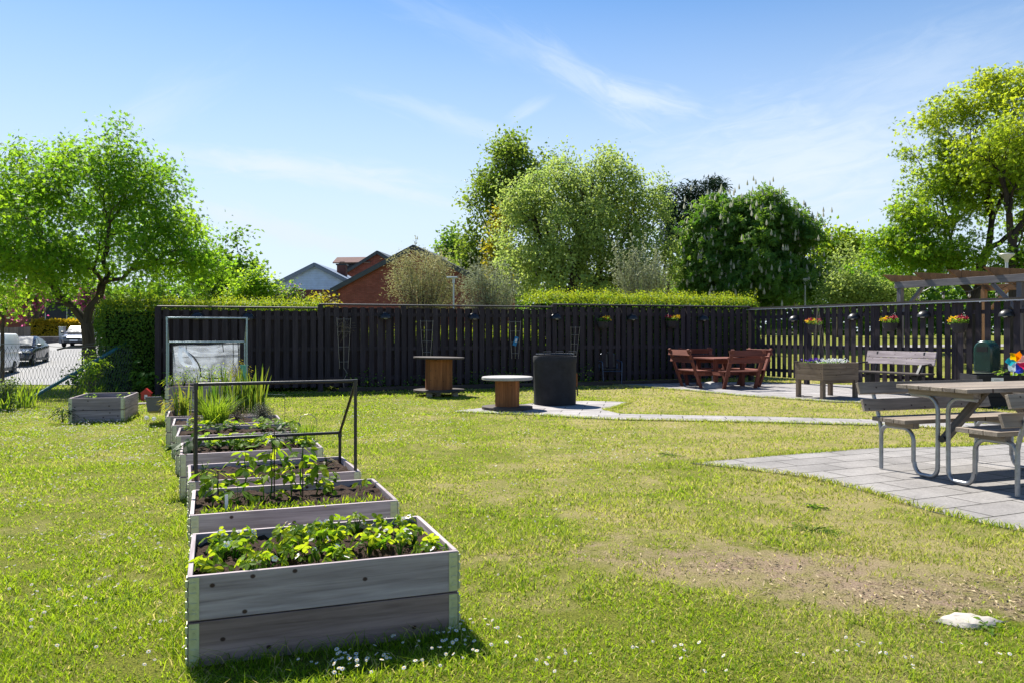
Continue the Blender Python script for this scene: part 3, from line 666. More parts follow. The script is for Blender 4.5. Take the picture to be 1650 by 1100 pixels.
    cr = leaves('crown', pos, nrm, lsize*rs.uniform(.65, 1.25, tot), tmpl, M_[lmat], root, lv=lv)
    if extra: extra(root, pts, rs, cen)
    return root
def ell(base, px, py, rx, ry, Y, dy=0, ky=.95):  # crown part seen at photo px,py with pixel radii, distance Y
    c = P(px, py, Y+dy); s = Y/F; return (c.x-base[0], c.y-base[1], c.z-base[2], rx*s, rx*s*ky, ry*s)
def gbase(px, Y, z=None):
    x = (px-825)/F*Y; return (x, Y, float(terrain(x, Y)) if z is None else z)

b = gbase(150, 22.5)
tree('maple_tree', 'broad maple tree with forked trunk beside the street, behind the chain link fence', 'tree', b,
     [ell(b, *e, 22.5) for e in [(130, 390, 205, 85), (185, 300, 95, 85), (60, 300, 110, 70), (290, 395, 85, 70), (195, 240, 34, 42), (240, 280, 45, 50), (100, 250, 34, 36), (20, 255, 28, 28), (-60, 350, 120, 110), (280, 355, 30, 28), (335, 415, 45, 48), (350, 375, 18, 16), (60, 425, 130, 40), (140, 245, 14, 18)]],
     1300, 42, .102, T_MAPLE, 'maple_leaf', r0=.20, fork=1.75, clump=.20, gap=-.55, gapsc=3.5, seed=3, lean=(-.18, 0))
b = gbase(4, 26)
tree('young_street_tree', 'slim young tree with bright leaves at the timber fence beside the street', 'tree', b,
     [ell(b, *e, 26) for e in [(-5, 440, 45, 55), (18, 480, 26, 32), (-30, 400, 40, 50)]], 150, 30, .095, T_MAPLE, 'young_leaf', r0=.07, fork=1.9, clump=.24, seed=5)
b = gbase(915, 46)
tree('willow_tree', 'wide grey green willow with a thick gnarled trunk behind the hedge', 'tree', b,
     [ell(b, *e, 46) for e in [(930, 345, 115, 85), (880, 380, 88, 78), (1010, 380, 82, 82), (960, 300, 88, 52), (850, 330, 46, 52), (1040, 330, 40, 50), (920, 425, 120, 34), (1060, 420, 36, 40), (905, 270, 42, 30), (990, 272, 40, 26), (930, 458, 135, 22), (1040, 450, 60, 24)]],
     1600, 38, .19, T_DIAMOND, 'willow_leaf', bark='dark_bark', r0=.62, fork=2.6, gap=-.55, gapsc=3., clump=.28, seed=8, shell=.38)
b = gbase(800, 58)
tree('lime_tree', 'tallest olive green tree left of and behind the willow', 'tree', b,
     [ell(b, *e, 58) for e in [(835, 275, 62, 55), (800, 330, 55, 60), (775, 400, 42, 55), (870, 262, 40, 40), (770, 440, 38, 40), (830, 240, 36, 24), (820, 420, 50, 60)]],
     800, 34, .27, T_DIAMOND, 'olive_leaf', bark='dark_bark', r0=.4, fork=3, clump=.42, gap=-.5, gapsc=3., seed=9)
b = gbase(815, 50)
tree('yellow_leaved_tree', 'narrow tree of yellowish new leaves squeezed between the lime and the willow', 'tree', b,
     [ell(b, *e, 50) for e in [(808, 390, 20, 55), (800, 430, 18, 40), (815, 350, 16, 30)]], 130, 26, .26, T_DIAMOND, 'yellow_leaf', r0=.12, fork=2, clump=.3, seed=10)
b = gbase(722, 66)
tree('round_tree', 'small blue green round tree at the right end of the brick house', 'tree', b,
     [ell(b, *e, 66) for e in [(728, 410, 30, 42), (720, 440, 28, 30), (742, 425, 22, 35)]], 170, 28, .34, T_DIAMOND, 'green_leaf', bark='dark_bark', r0=.2, fork=2.2, clump=.42, seed=12)
def pine_extra(root, pts, rs, cen): pass
for k, (px, es) in enumerate([(1075, [(1072, 306, 17, 18), (1078, 340, 26, 26), (1085, 380, 36, 30)]), (1130, [(1140, 306, 30, 20), (1106, 318, 20, 22), (1125, 345, 46, 28), (1120, 385, 50, 35)])]):
    b = gbase(px, 78)
    tree('pine_tree', ['dark pine with a single rounded top peeking out right of the willow', 'dark pine with a forked broad top behind the chestnut'][k], 'tree', b,
         [ell(b, *e, 78) for e in es], [80, 190][k], 46, .55, T_LONG, 'pine_leaf', bark='dark_bark', r0=.3, fork=4, clump=.42, seed=14+k, up=.5, group='dark pines behind the chestnut', flat=.7, shell=.5)
def candles(root, pts, rs, cen):
    V, Fq = [], []; tpl = [(-.045, 0), (.045, 0), (.065, .09), (.0, .34), (-.065, .09)]
    sel = pts[(pts[:, 1] < cen[1]+1.5)]
    for p in np.concatenate([sel]+[sel+rs.normal(size=sel.shape)*.5 for _ in range(2)]):
        d = (p-cen); d /= np.linalg.norm(d); p = p+d*.28+np.array([0, 0, -.02])
        for a in (0, 1.05, 2.1):
            b0 = len(V); V += [p+np.array([math.cos(a)*x, math.sin(a)*x, z]) for x, z in tpl]; Fq += [(b0, b0+1, b0+2), (b0, b0+2, b0+3), (b0, b0+3, b0+4)]
    o = np_mesh('blossom_candles', V, Fq, M_['candle'], root, {'lv': rs.random(len(V))}); o['kind'] = 'stuff'
M_['candle'] = leafmat('chestnut_candle', (.40, .41, .33), (.58, .57, .48), .3)
b = gbase(1215, 47)
tree('chestnut_tree', 'dark horse chestnut covered in white flower candles, right of the pines', 'tree', b,
     [ell(b, *e, 47) for e in [(1205, 410, 95, 78), (1170, 360, 52, 42), (1260, 375, 55, 52), (1225, 345, 46, 30), (1140, 430, 42, 55), (1285, 420, 42, 60), (1200, 460, 110, 34), (1270, 335, 20, 18), (1165, 325, 22, 18), (1120, 378, 24, 20)]],
     820, 28, .27, T_HAND, 'chestnut_leaf', bark='dark_bark', r0=.4, fork=2, clump=.30, gap=-.4, gapsc=3., seed=20, extra=candles, shell=.33)
b = gbase(1368, 42)
tree('pale_round_tree', 'small pale green round tree between the chestnut and the big maple', 'tree', b,
     [ell(b, *e, 42) for e in [(1368, 440, 42, 46), (1350, 460, 34, 36), (1392, 455, 32, 40), (1440, 475, 34, 26)]], 480, 30, .16, T_DIAMOND, 'willow_leaf', r0=.13, fork=1.5, clump=.3, seed=22)
b = gbase(1352, 62)
tree('leafy_tree', 'light green tree top showing just behind the pale round tree', 'tree', b,
     [ell(b, *e, 62) for e in [(1350, 395, 32, 26), (1335, 430, 26, 40), (1385, 410, 24, 28)]], 150, 28, .34, T_DIAMOND, 'lime_leaf', r0=.2, fork=3, clump=.45, seed=23)
b = gbase(1560, 34)
tree('big_maple_tree', 'big spreading maple with yellow green top behind the pergola', 'tree', b,
     [ell(b, *e, 34) for e in [(1500, 360, 75, 70), (1560, 280, 90, 70), (1500, 205, 52, 34), (1560, 170, 55, 36), (1640, 150, 60, 42), (1440, 400, 45, 35), (1620, 260, 90, 90), (1455, 345, 34, 30), (1500, 420, 100, 30), (1690, 330, 90, 110), (1465, 245, 26, 12), (1590, 130, 30, 20), (1430, 385, 32, 24)]],
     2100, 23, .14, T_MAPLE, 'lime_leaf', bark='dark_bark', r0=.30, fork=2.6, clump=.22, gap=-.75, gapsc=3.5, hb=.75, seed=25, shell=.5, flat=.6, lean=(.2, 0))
b = gbase(1632, 31)
tree('tall_maple_tree', 'tall thick trunked maple at the lamp post, right of the big maple', 'tree', b,
     [ell(b, *e, 31) for e in [(1640, 300, 60, 80), (1600, 240, 60, 50), (1680, 200, 80, 70), (1600, 450, 60, 18), (1640, 420, 50, 30)]],
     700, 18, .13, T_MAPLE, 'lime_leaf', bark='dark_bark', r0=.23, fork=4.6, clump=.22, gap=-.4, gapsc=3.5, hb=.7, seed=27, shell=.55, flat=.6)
b = gbase(385, 52)
tree('dark_tree', 'dark rounded tree behind the street maple, left of the blue gabled house', 'tree', b,
     [ell(b, *e, 52) for e in [(378, 415, 38, 40), (355, 430, 36, 42), (398, 430, 22, 36), (340, 460, 36, 26)]], 210, 28, .30, T_DIAMOND, 'green_leaf', bark='dark_bark', r0=.2, fork=2, clump=.4, seed=30)
def shrub(name, label, cat, base, ells, tips, per, lsize, tmpl, lmat, seed, clump=.2, group=None, up=.6, twig='twig', stems=7, extra=None, part='foliage'):
    rs = np.random.default_rng(seed); root = thing(name, label, cat, base, 0, group)
    vol = np.array([e[3]*e[4]*e[5] for e in ells]); cnt = np.maximum((vol/vol.sum()*tips).astype(int), 3); pts = []
    for e, c in zip(ells, cnt):
        d = rs.normal(size=(c, 3)); d /= np.linalg.norm(d, axis=1, keepdims=True); pts.append(np.array(e[:3])+d*rs.random((c, 1))**.4*np.array(e[3:]))
    pts = np.concatenate(pts); pts = pts[pts[:, 2] > .03]
    st = MB(); hh = pts[:, 2].max()
    for p in pts[rs.choice(len(pts), min(len(pts), 60+stems*6), replace=False)]:
        m = np.array([p[0]*.25, p[1]*.25, p[2]*.4])+rs.normal(size=3)*.03
        st.tube([np.array([p[0]*.06, p[1]*.06, -.03]), m, p], [.011*hh**.7, .008*hh**.7, .002], 3, False)
    st.build('stems', M_[twig], root)
    tot = len(pts)*per; pos = np.repeat(pts, per, 0)+rs.normal(size=(tot, 3))*clump; pos[:, 2] = np.maximum(pos[:, 2], .01)
    cen = np.array([0, 0, hh*.35]); nrm = (pos-cen)/np.linalg.norm(pos-cen, axis=1, keepdims=True)*.5+np.array([0, 0, up])+rs.normal(size=(tot, 3))*.5
    leaves(part, pos, nrm, lsize*rs.uniform(.6, 1.25, tot), tmpl, M_[lmat], root, lv=.5*np.repeat(rs.random(len(pts)), per)+.5*rs.random(tot))
    if extra: extra(root, pts, rs)
    return root
def upshoots(lsize, lmat, n, hmin, tilt=.25):
    def fn(root, pts, rs):
        st = MB(); pos = []
        for p in pts[rs.choice(len(pts), n)]:
            L = hmin*rs.uniform(.5, 1.3); d = np.array([rs.normal()*tilt+p[0]*.12, rs.normal()*tilt, 1]); d /= np.linalg.norm(d)
            st.tube([p, p+d*L], [.012, .004], 3, False); k = int(L*26)
            pos.append(p+d*np.linspace(.1, 1, k)[:, None]*L+rs.normal(size=(k, 3))*.03)
        tw_ = st.build('shoot_twigs', M_['twig'], root); tw_['kind'] = 'stuff'; pos = np.concatenate(pos)
        leaves('shoot_leaves', pos, rs.normal(size=pos.shape), lsize*rs.uniform(.6, 1.2, len(pos)), T_DIAMOND, M_[lmat], root)
    return fn
b = gbase(680, 31)
shrub('sallow_shrub', 'straw coloured flowering shrub in front of the brick gable', 'shrub', b,
      [ell(b, *e, 31) for e in [(685, 460, 52, 50), (660, 440, 34, 34), (700, 430, 30, 34), (715, 470, 30, 40), (635, 465, 16, 18), (668, 415, 12, 14)]], 330, 26, .12, T_LONG, 'sallow_leaf', 40, .16, stems=14, extra=upshoots(.12, 'sallow_leaf', 26, .7))
b = gbase(785, 29)
shrub('silver_shrub', 'silvery grey rounded shrub between the straw coloured shrub and the hedge', 'shrub', b,
      [ell(b, *e, 29) for e in [(788, 475, 50, 42), (770, 455, 28, 28), (812, 462, 26, 28), (790, 440, 20, 16)]], 300, 26, .10, T_LONG, 'silver_leaf', 41, .15, stems=14, extra=upshoots(.10, 'silver_leaf', 34, .7))
b = gbase(1030, 36)
shrub('feathery_shrub', 'feathery shrub of upright shoots in front of the willow, above the hedge', 'shrub', b,
      [ell(b, *e, 36) for e in [(1030, 455, 40, 30), (1010, 440, 22, 22), (1060, 455, 26, 22), (1020, 425, 14, 16)]], 170, 22, .12, T_LONG, 'silver_leaf', 42, .16, stems=14, extra=upshoots(.12, 'silver_leaf', 60, 1.3, .35))
def flowers(lmat, n, size, cl=.06, k=26):
    def fn(root, pts, rs):
        sel = pts[rs.choice(len(pts), n)]; pos = np.repeat(sel, k, 0)*np.array([1.08, 1.08, 1.0])+rs.normal(size=(n*k, 3))*np.array([cl, cl, cl*1.8])
        leaves('blossom', pos, rs.normal(size=pos.shape), size*rs.uniform(.6, 1.2, len(pos)), T_DIAMOND, M_[lmat], root)
    return fn
b = gbase(412, 33)
shrub('bright_shrub', 'bright green shrub rising above the hedge left of the blue gabled house', 'shrub', b,
      [ell(b, *e, 33) for e in [(410, 462, 30, 28), (395, 475, 34, 22), (432, 470, 26, 20), (405, 440, 14, 14)]], 130, 26, .15, T_OVAL, 'young_leaf', 44, .2)
b = gbase(462, 34)
shrub('lilac_bush', 'lilac bush in mauve flower under the blue gabled house', 'shrub', b,
      [ell(b, *e, 34) for e in [(465, 478, 26, 18), (452, 488, 34, 18), (478, 474, 12, 14)]], 90, 20, .14, T_OVAL, 'green_leaf', 45, .18, extra=flowers('lilac_petal', 26, .10, .11, 30))
b = gbase(515, 27)
shrub('gold_edged_shrub', 'thin twiggy shrub with yellow leaves beside the brick house downpipe', 'shrub', b,
      [ell(b, *e, 27) for e in [(520, 484, 20, 9), (528, 490, 22, 8)]], 26, 9, .13, T_OVAL, 'yellow_leaf', 46, .14)
b = gbase(60, 70)
shrub('pink_lilac', 'magenta flowering lilac seen under the maple branches, left', 'shrub', b,
      [ell(b, *e, 70) for e in [(48, 476, 26, 20), (70, 465, 20, 18), (30, 490, 20, 16)]], 110, 14, .30, T_OVAL, 'green_leaf', 47, .3, extra=flowers('pink_petal', 60, .30, .28, 26))
b = gbase(146, 68)
shrub('rose_bush', 'pink flowering bush seen right through the fork of the street maple', 'shrub', b,
      [ell(b, *e, 68) for e in [(144, 470, 18, 26), (130, 486, 14, 12)]], 70, 12, .28, T_OVAL, 'green_leaf', 48, .3, extra=flowers('pink_petal', 34, .26, .2, 20))
b = gbase(170, 76)
shrub('dark_bush', 'dark green garden bush at the far end of the street', 'shrub', b,
      [ell(b, *e, 76) for e in [(165, 525, 26, 16), (190, 510, 30, 26), (165, 540, 20, 8), (140, 525, 20, 10)]], 140, 26, .4, T_OVAL, 'green_leaf', 49, .4)
b = gbase(172, 19.8)
shrub('laurel_shrub', 'rounded evergreen shrub at the foot of the street maple', 'shrub', b,
      [ell(b, *e, 19.8) for e in [(142, 614, 24, 22), (178, 606, 24, 24), (122, 604, 10, 12), (185, 580, 10, 8), (165, 630, 26, 12)]], 170, 20, .085, T_OVAL, 'green_leaf', 50, .1)
b = gbase(146, 17.2)
shrub('peach_shrub', 'light green long leaved shoot growing through the green brace pole', 'shrub', b,
      [ell(b, *e, 17.2) for e in [(146, 598, 13, 14), (134, 612, 10, 8), (150, 642, 22, 10), (170, 588, 8, 8), (142, 576, 5, 7)]], 62, 13, .13, T_LONG, 'young_leaf', 51, .07)
b = gbase(-6, 15.0)
shrub('corner_shrub', 'dark leaved shrub with reddish tips at the low end of the brace pole', 'shrub', b,
      [ell(b, *e, 15.0) for e in [(-6, 645, 26, 24), (8, 630, 16, 14), (22, 616, 12, 7)]], 120, 18, .055, T_OVAL, 'olive_leaf', 52, .06)

def far_wood():
    n = 52000; x = rng.uniform(-95, 95, n); y = 100+rng.uniform(0, 7, n)+.0*x; top = 3.4+2.4*smooth(-13, -6, x)+1.2*smooth(8, 22, x)+1.6*smooth(-25, -40, x)+1.8*vnoise(x, y, .16, 4)+.8*vnoise(x, y, .6, 5)
    z = terrain(x, y)+top*rng.random(n); pos = np.stack([x, y, z], 1); cl = vnoise(x+z, z*1.3, .5, 6)
    tag(leaves('far_woodland', pos, rng.normal(size=(n, 3))+np.array([0, -.5, .5]), .75*rng.uniform(.6, 1.3, n), T_OVAL, M_['green_leaf'], lv=.7*cl+.3*rng.random(n)), kind='stuff')
far_wood()
def hedge(name, label, p, L, Wd, Ht, ang, seed, n, tip_lo=.72, lsize=.07):
    rs = np.random.default_rng(seed); root = thing(name, label, 'hedge', p, R(ang))
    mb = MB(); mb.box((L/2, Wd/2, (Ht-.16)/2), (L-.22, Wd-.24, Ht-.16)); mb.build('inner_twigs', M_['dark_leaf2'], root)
    aT, aF, aE = L*Wd, L*Ht, Wd*Ht; tot = aT*1.3+2*aF+2*aE; u = rs.random(n)*tot
    pos = np.zeros((n, 3)); nr = np.zeros((n, 3)); a, b2, c2 = rs.random(n), rs.random(n), rs.random(n)**1.5
    bl = vnoise(a*L, b2*Ht*1.3, 1.5, seed)*.12+vnoise(a*L, b2*Ht, 4., seed+1)*.06
    dpt = c2*.16-.06-bl*.5
    lim = np.cumsum([aT*1.3, aF, aF, aE, aE]); s = np.searchsorted(lim, u)
    def put(m, P3, N3): pos[m] = np.stack(P3, 1)[m]; nr[m] = N3
    put(s == 0, [a*L, b2*Wd, Ht-dpt], (0, 0, 1)); put(s == 1, [a*L, dpt, b2*Ht], (0, -1, .3)); put(s == 2, [a*L, Wd-dpt, b2*Ht], (0, 1, .3))
    put(s == 3, [dpt, a*Wd, b2*Ht], (-1, 0, .3)); put(s >= 4, [L-dpt, a*Wd, b2*Ht], (1, 0, .3))
    nr += rs.normal(size=(n, 3))*.55
    tipm = (pos[:, 2] > Ht*(tip_lo+.28*rs.random(n))) & (rs.random(n) < .85)
    leaves('foliage', pos[~tipm], nr[~tipm], lsize*rs.uniform(.7, 1.3, (~tipm).sum()), T_OVAL, M_['hedge_leaf'], root)
    nt_ = int(L*Wd*150); q = np.stack([rs.random(nt_)*L, rs.random(nt_)*Wd, np.full(nt_, Ht)], 1)
    sh = np.repeat(q, 7, 0)+np.stack([rs.normal(size=nt_*7)*.022, rs.normal(size=nt_*7)*.022, np.tile(np.linspace(-.04, .17, 7), nt_)*np.repeat(rs.uniform(.2, 1.8, nt_)*(.5+vnoise(q[:, 0], q[:, 1], 2.2, seed)), 7)], 1)
    allp = np.concatenate([pos[tipm], sh]); an = np.concatenate([nr[tipm], rs.normal(size=sh.shape)+np.array([0, 0, .3])])
    leaves('new_growth', allp, an, lsize*.95*rs.uniform(.6, 1.2, len(allp)), T_DIAMOND, M_['hedge_tip'], root)
    return root
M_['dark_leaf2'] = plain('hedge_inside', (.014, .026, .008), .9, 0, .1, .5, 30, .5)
FX = Vector((-8.06, 18.45, 0))                      # left end of the long fence
def fl(s, off=0, z=0): return FX+FU*s+FN*off+Vector((0, 0, z))
FEND = Vector((7.04, 24.0, 0)); FLEN = (FEND-FX).length; FU = (FEND-FX).normalized(); FN = Vector((-FU.y, FU.x, 0)); FA = math.degrees(math.atan2(FU.y, FU.x))
hedge('privet_hedge', 'tall clipped hedge with an end face sticking out left of the black fence', fl(-1.25, .45), 5.0, 1.5, 2.06, FA, 60, 46000, .80, .055)
hedge('privet_hedge', 'long clipped hedge with yellow green top behind the right half of the black fence', fl(10.0, 1.6), 7.6, 1.5, 2.42, FA, 61, 24000, .82, .06)
hedge('added_low_hedge', 'added low hedge darkening the slits of the long fence near the tall spool table', fl(4.0, .9), 5.8, 1.0, 1.35, FA, 63, 9000, .8, .07)  # unseen hedge, added so the sunlit lawn behind leaves the slits dark
b = gbase(80, 67); 
hedge('golden_hedge', 'low golden yellow hedge behind the stone wall by the street', tuple(P(50, 549, 68)), 3.6, 1.2, 1.45, 8, 62, 2600, .2, .22)
bpy.context.view_layer.update()
for o in bpy.data.objects:
    if o.name.startswith('golden_hedge'):
        for ch in o.children:
            if ch.name.startswith(('foliage', 'new_growth')): ch.data.materials[0] = M_['gold_leaf']
def ivy(label, s0, s1, n, hmax, seed):
    rs = np.random.default_rng(seed); root = thing('ground_plant', label, 'plant', fl(s0, -.22), R(FA), 'low plants along the fence foot')
    pos = np.stack([rs.random(n)*(s1-s0), rs.normal(size=n)*.09, rs.random(n)**1.5*hmax*(.3+vnoise(rs.random(n)*3, rs.random(n), 2, seed))], 1)
    leaves('foliage', pos, rs.normal(size=(n, 3))*.5+np.array([0, -.5, .5]), .06*rs.uniform(.6, 1.3, n), T_OVAL, M_['green_leaf'], root)
for lab, s0, s1, n, hm, sd in [('low leafy growth at the fence foot between the spool tables', 7.3, 8.9, 320, .5, 1), ('low leafy growth at the fence foot behind the tall spool table', 5.6, 7.0, 170, .4, 2), ('sparse weeds at the fence foot behind the fire barrel', 9.7, 10.9, 260, .55, 3), ('thin weeds at the fence foot near the vine trellis', 4.2, 5.2, 130, .45, 4)]: ivy(lab, s0, s1, n, hm, sd)

# ------------------------------------------------------------------ black board fence (long side) and slat fence (right side)
def board_fence():
    root = thing('board_fence', 'long black board on board fence across the back of the lawn', 'fence', FX, R(FA))
    secs = [(0, 3.62, 1.99), (3.62, 9.80, 2.08), (9.80, FLEN-.02, 2.15)]
    for si, (a, b_, ht) in enumerate(secs):
        nb = max(1, round((b_-a)/2.07)); pw = (b_-a)/nb
        for j in range(nb):
            x0 = a+j*pw; mb = MB()
            n = round((pw-.13)/.212); pt = (pw-.13)/n
            for k in range(n):
                x = x0+.065+pt*(k+.5)
                mb.box((x, 0, .10+(ht-.14)/2), (.128+rnd.uniform(-.004, .004), .022, ht-.14-rnd.random()*.012))
                if True: mb.box((x+pt/2 if k < n-1 else x+.10, .105, .12+(ht-.18)/2), (.112, .022, ht-.18))
            mb.box((x0+.075, .105, .12+(ht-.18)/2), (.112, .022, ht-.18))
            for z in (.30, 1.02, ht-.22): mb.box((x0+pw/2, .035, z), (pw-.10, .044, .095))
            mb.build('board_panel', M_['fence_wood'], root)
            po = MB(); po.box((x0, .012, ht/2), (.12, .11, ht+.02)); po.build('post', M_['fence_wood'], root)
        cp = MB(); cp.box(((a+b_)/2, .03, ht+.022), (b_-a+.05, .15, .036), Matrix.Rotation(R(5), 3, 'X')); cp.build('top_rail', M_['fence_cap'], root)
    po = MB(); po.box((-.02, .02, .99), (.10, .14, 1.99)); po.build('post', M_['fence_wood'], root)
M_['fence_cap'] = wood('fence_cap_board', (.022, .020, .022), (.065, .052, .048), knots=False, rough=.5)
board_fence()
ed = MB(); ed.box((4.0+5.0, -.42, .045), (10.0, .05, .13)); e_ = ed.build('edging_board', M_['brick_board'] if 'brick_board' in M_ else M_['dark_wood'], None, fl(0), R(FA))
tag(e_, 'low brown edging board along the foot of the long black fence', 'edging')
bs = MB(); bs.slab([(3.9, -.40), (14.0, -.40), (14.0, .3), (3.9, .3)], -.02, .03); tag(bs.build('flower_bed', M_['soil'], None, fl(0), R(FA)), kind='structure')
RU = Vector((.424, -.906, 0)).normalized(); RN = Vector((-RU.y, RU.x, 0)); RA = math.atan2(RU.y, RU.x)   # right fence runs toward the viewer
def slat_fence():
    root = thing('slat_fence', 'black slat fence with open gaps along the right side of the garden', 'fence', FEND, RA)
    L = 13.2; ht = 2.10; nb = 6; pw = L/nb
    for j in range(nb):
        x0 = j*pw; mb = MB(); n = round((pw-.10)/.204); pt = (pw-.10)/n
        for k in range(n):
            x = x0+.05+pt*(k+.5); mb.box((x, 0, .17+(ht-.2)/2), (.132+rnd.uniform(-.004, .004), .02, ht-.2-rnd.random()*.012))
        for z in (.36, 1.03, ht-.24): mb.box((x0+pw/2, .034, z), (pw-.13, .045, .085))
        mb.build('slat_panel', M_['fence_wood'], root)
        po = MB(); po.box((x0, .05, ht/2), (.12, .10, ht)); po.build('post', M_['fence_wood'], root)
    cp = MB(); cp.box((L/2, .02, ht+.02), (L+.1, .17, .035), Matrix.Rotation(R(-6), 3, 'X')); cp.build('top_rail', M_['fence_cap'], root)
    st = MB(); st.box((L/2, -.088, ht-.012), (L+.1, .012, .022)); st.build('drip_strip', M_['pale_strip'], root)
M_['pale_strip'] = plain('pale_metal_strip', (.42, .42, .50), .35, .6, .5, .1)
slat_fence()
def on_right(px, off=-.02, z=0.):         # point on the right fence seen at photo column px
    k = (px-825)/F; t = (k*FEND.y-FEND.x)/(RU.x-k*RU.y); p = FEND+RU*t-RN*off*-1; return Vector((p.x, p.y, z))
def on_long(px, off=-.02, z=0.):
    k = (px-825)/F; t = (k*FX.y-FX.x)/(FU.x-k*FU.y); p = FX+FU*t+FN*off; return Vector((p.x, p.y, z))
def zat(p, py): return H-(py-HY)*p.y/F

# dome lamps
def dome_lamp():
    root = thing('dome_lamp', 'x', 'lamp', group='black dome lamps on the fence')
    mb = MB(); n, m = 20, 8; vs, fs = [], []       # quarter sphere hood on the wall, open below
    for i in range(m+1):
        el = math.pi/2*i/m
        for k in range(n+1):
            a = math.pi*k/n; vs.append((math.cos(a)*math.cos(el)*.165, -math.sin(a)*math.cos(el)*.18, math.sin(el)*.15))
    for i in range(m):
        for k in range(n): fs.append((i*(n+1)+k, i*(n+1)+k+1, (i+1)*(n+1)+k+1, (i+1)*(n+1)+k))
    mb.add(vs, fs); mb.build('hood', M_['black_metal'], root, smooth=60)
    mb = MB(); mb.box((0, -.006, .05), (.20, .012, .16)); mb.build('back_plate', M_['black_metal'], root)
    mb = MB(); mb.lathe([(0, -.055), (.04, -.045), (.05, -.02), (.045, .02), (.02, .06)], (0, -.08, .03), 12); mb.build('bulb', M_['lamp_white'], root, smooth=60)
    return root
dl0 = None
lamp_lab = {318: 'behind the pale tube frame, nearer the hedge', 399: 'at the right corner of the pale tube frame', 620: 'between the vine trellis and the tall spool table', 763: 'between the two plain wire trellises on the long fence', 895: 'above the black barrel', 1018: 'between the two flower pots on the long fence', 1132: 'above the red table set, nearest the fence corner'}
for px, py in [(318, 513), (399, 514), (620, 513), (763, 514), (895, 514), (1018, 515), (1132, 516)]:
    p = on_long(px, -.015); p.z = zat(p, py)
    lab = 'dome lamp on the long fence, '+lamp_lab[px]
    if dl0 is None: dl0 = dome_lamp(); o = dl0; o.location = p; o.rotation_euler = (0, 0, R(FA)); o['label'] = lab
    else: copy_tree(dl0, p, R(FA), lab)
for px, py, t in [(1282, 517, 'directly over the left end of the wooden flower planter'), (1378, 514, 'above the left end of the park bench'), (1491, 511, 'between the two flower baskets above the park bench'), (1624, 510, 'above the rainbow pinwheel')]:
    p = on_right(px, -.015); p.z = zat(p, py)
    copy_tree(dl0, p, RA, 'dome lamp on the slat fence, '+t)
# hanging flower baskets
def basket(label, loc, rz, seed, yel=True, full=True):
    rs = np.random.default_rng(seed); root = thing('hanging_basket', label, 'flower pot', loc, rz, 'flower pots hung on the fence')
    mb = MB(); mb.lathe([(.03, -.20), (.10, -.18), (.155, -.10), (.175, 0), (.185, .01), (.165, .01), (.15, -.03), (0, -.03)], (0, -.19, 0), 20)
    mb.build('pot', M_['wicker'], root, smooth=50)
    mb = MB(); mb.tube([(-.18, -.19, 0), (0, -.02, .25), (.18, -.19, 0)], .004, 5); mb.build('hanger', M_['black_metal'], root)
    n = 170; a = rs.random(n)*6.28; r = rs.random(n)**.5*.19
    pos = np.stack([np.cos(a)*r, -.19+np.sin(a)*r, .02+rs.random(n)*.08], 1)
    leaves('foliage', pos, rs.normal(size=(n, 3))+np.array([0, 0, .6]), .05, T_OVAL, M_['green_leaf'], root)
    def fl_(nm, mat, cx, n, w, zc):
        c = np.stack([cx+rs.normal(size=n)*w, -.20+rs.normal(size=n)*.08, zc+rs.random(n)*.08], 1); k = 5
        pos = np.repeat(c, k, 0)+rs.normal(size=(n*k, 3))*.012
        leaves(nm, pos, rs.normal(size=(n*k, 3))*.7+np.array([0, -.8, .5]), .048, T_OVAL, M_[mat], root)
    fl_('yellow_blossom', 'yellow_petal', -.11 if yel else .09, (18 if yel else 22) if full else 9, .055, .06)
    fl_('red_blossom', 'red_petal', .06 if yel else -.05, (14 if yel else 7) if full else 4, .07, .08)
    return root
def wicker_mat():
    m, nt = newmat('dark_wicker'); co = nd(nt, 'ShaderNodeTexCoord').outputs['Object']
    wv = nd(nt, 'ShaderNodeTexWave', {'Vector': co, 'Scale': 30., 'Distortion': 3.}, bands_direction='Z').outputs['Fac']
    out(nt, princ(nt, ramp(nt, wv, [(.2, (.018, .016, .018)), (.8, (.10, .09, .09))]), .6, 0, .4, bump(nt, wv, .8, .01))); return m
M_['wicker'] = wicker_mat()
for px, py, yel, full, lab in [(967, 519, False, False, 'hanging pot with a few yellow flowers above the blue garden chair'), (1077, 518, False, True, 'hanging pot with big yellow flowers above the red table set, on the long fence')]:
    p = on_long(px, -.02); p.z = zat(p, py); basket(lab, p, R(FA), px, yel, full)
for px, py, lab in [(1322, 524, 'hanging pot of yellow and dark red flowers above the wooden planter'), (1444, 521, 'hanging pot of yellow and red flowers above the left part of the park bench'), (1556, 522, 'hanging pot of yellow and pink red flowers left of the green bin')]:
    p = on_right(px, -.02); p.z = zat(p, py); basket(lab, p, RA, px)
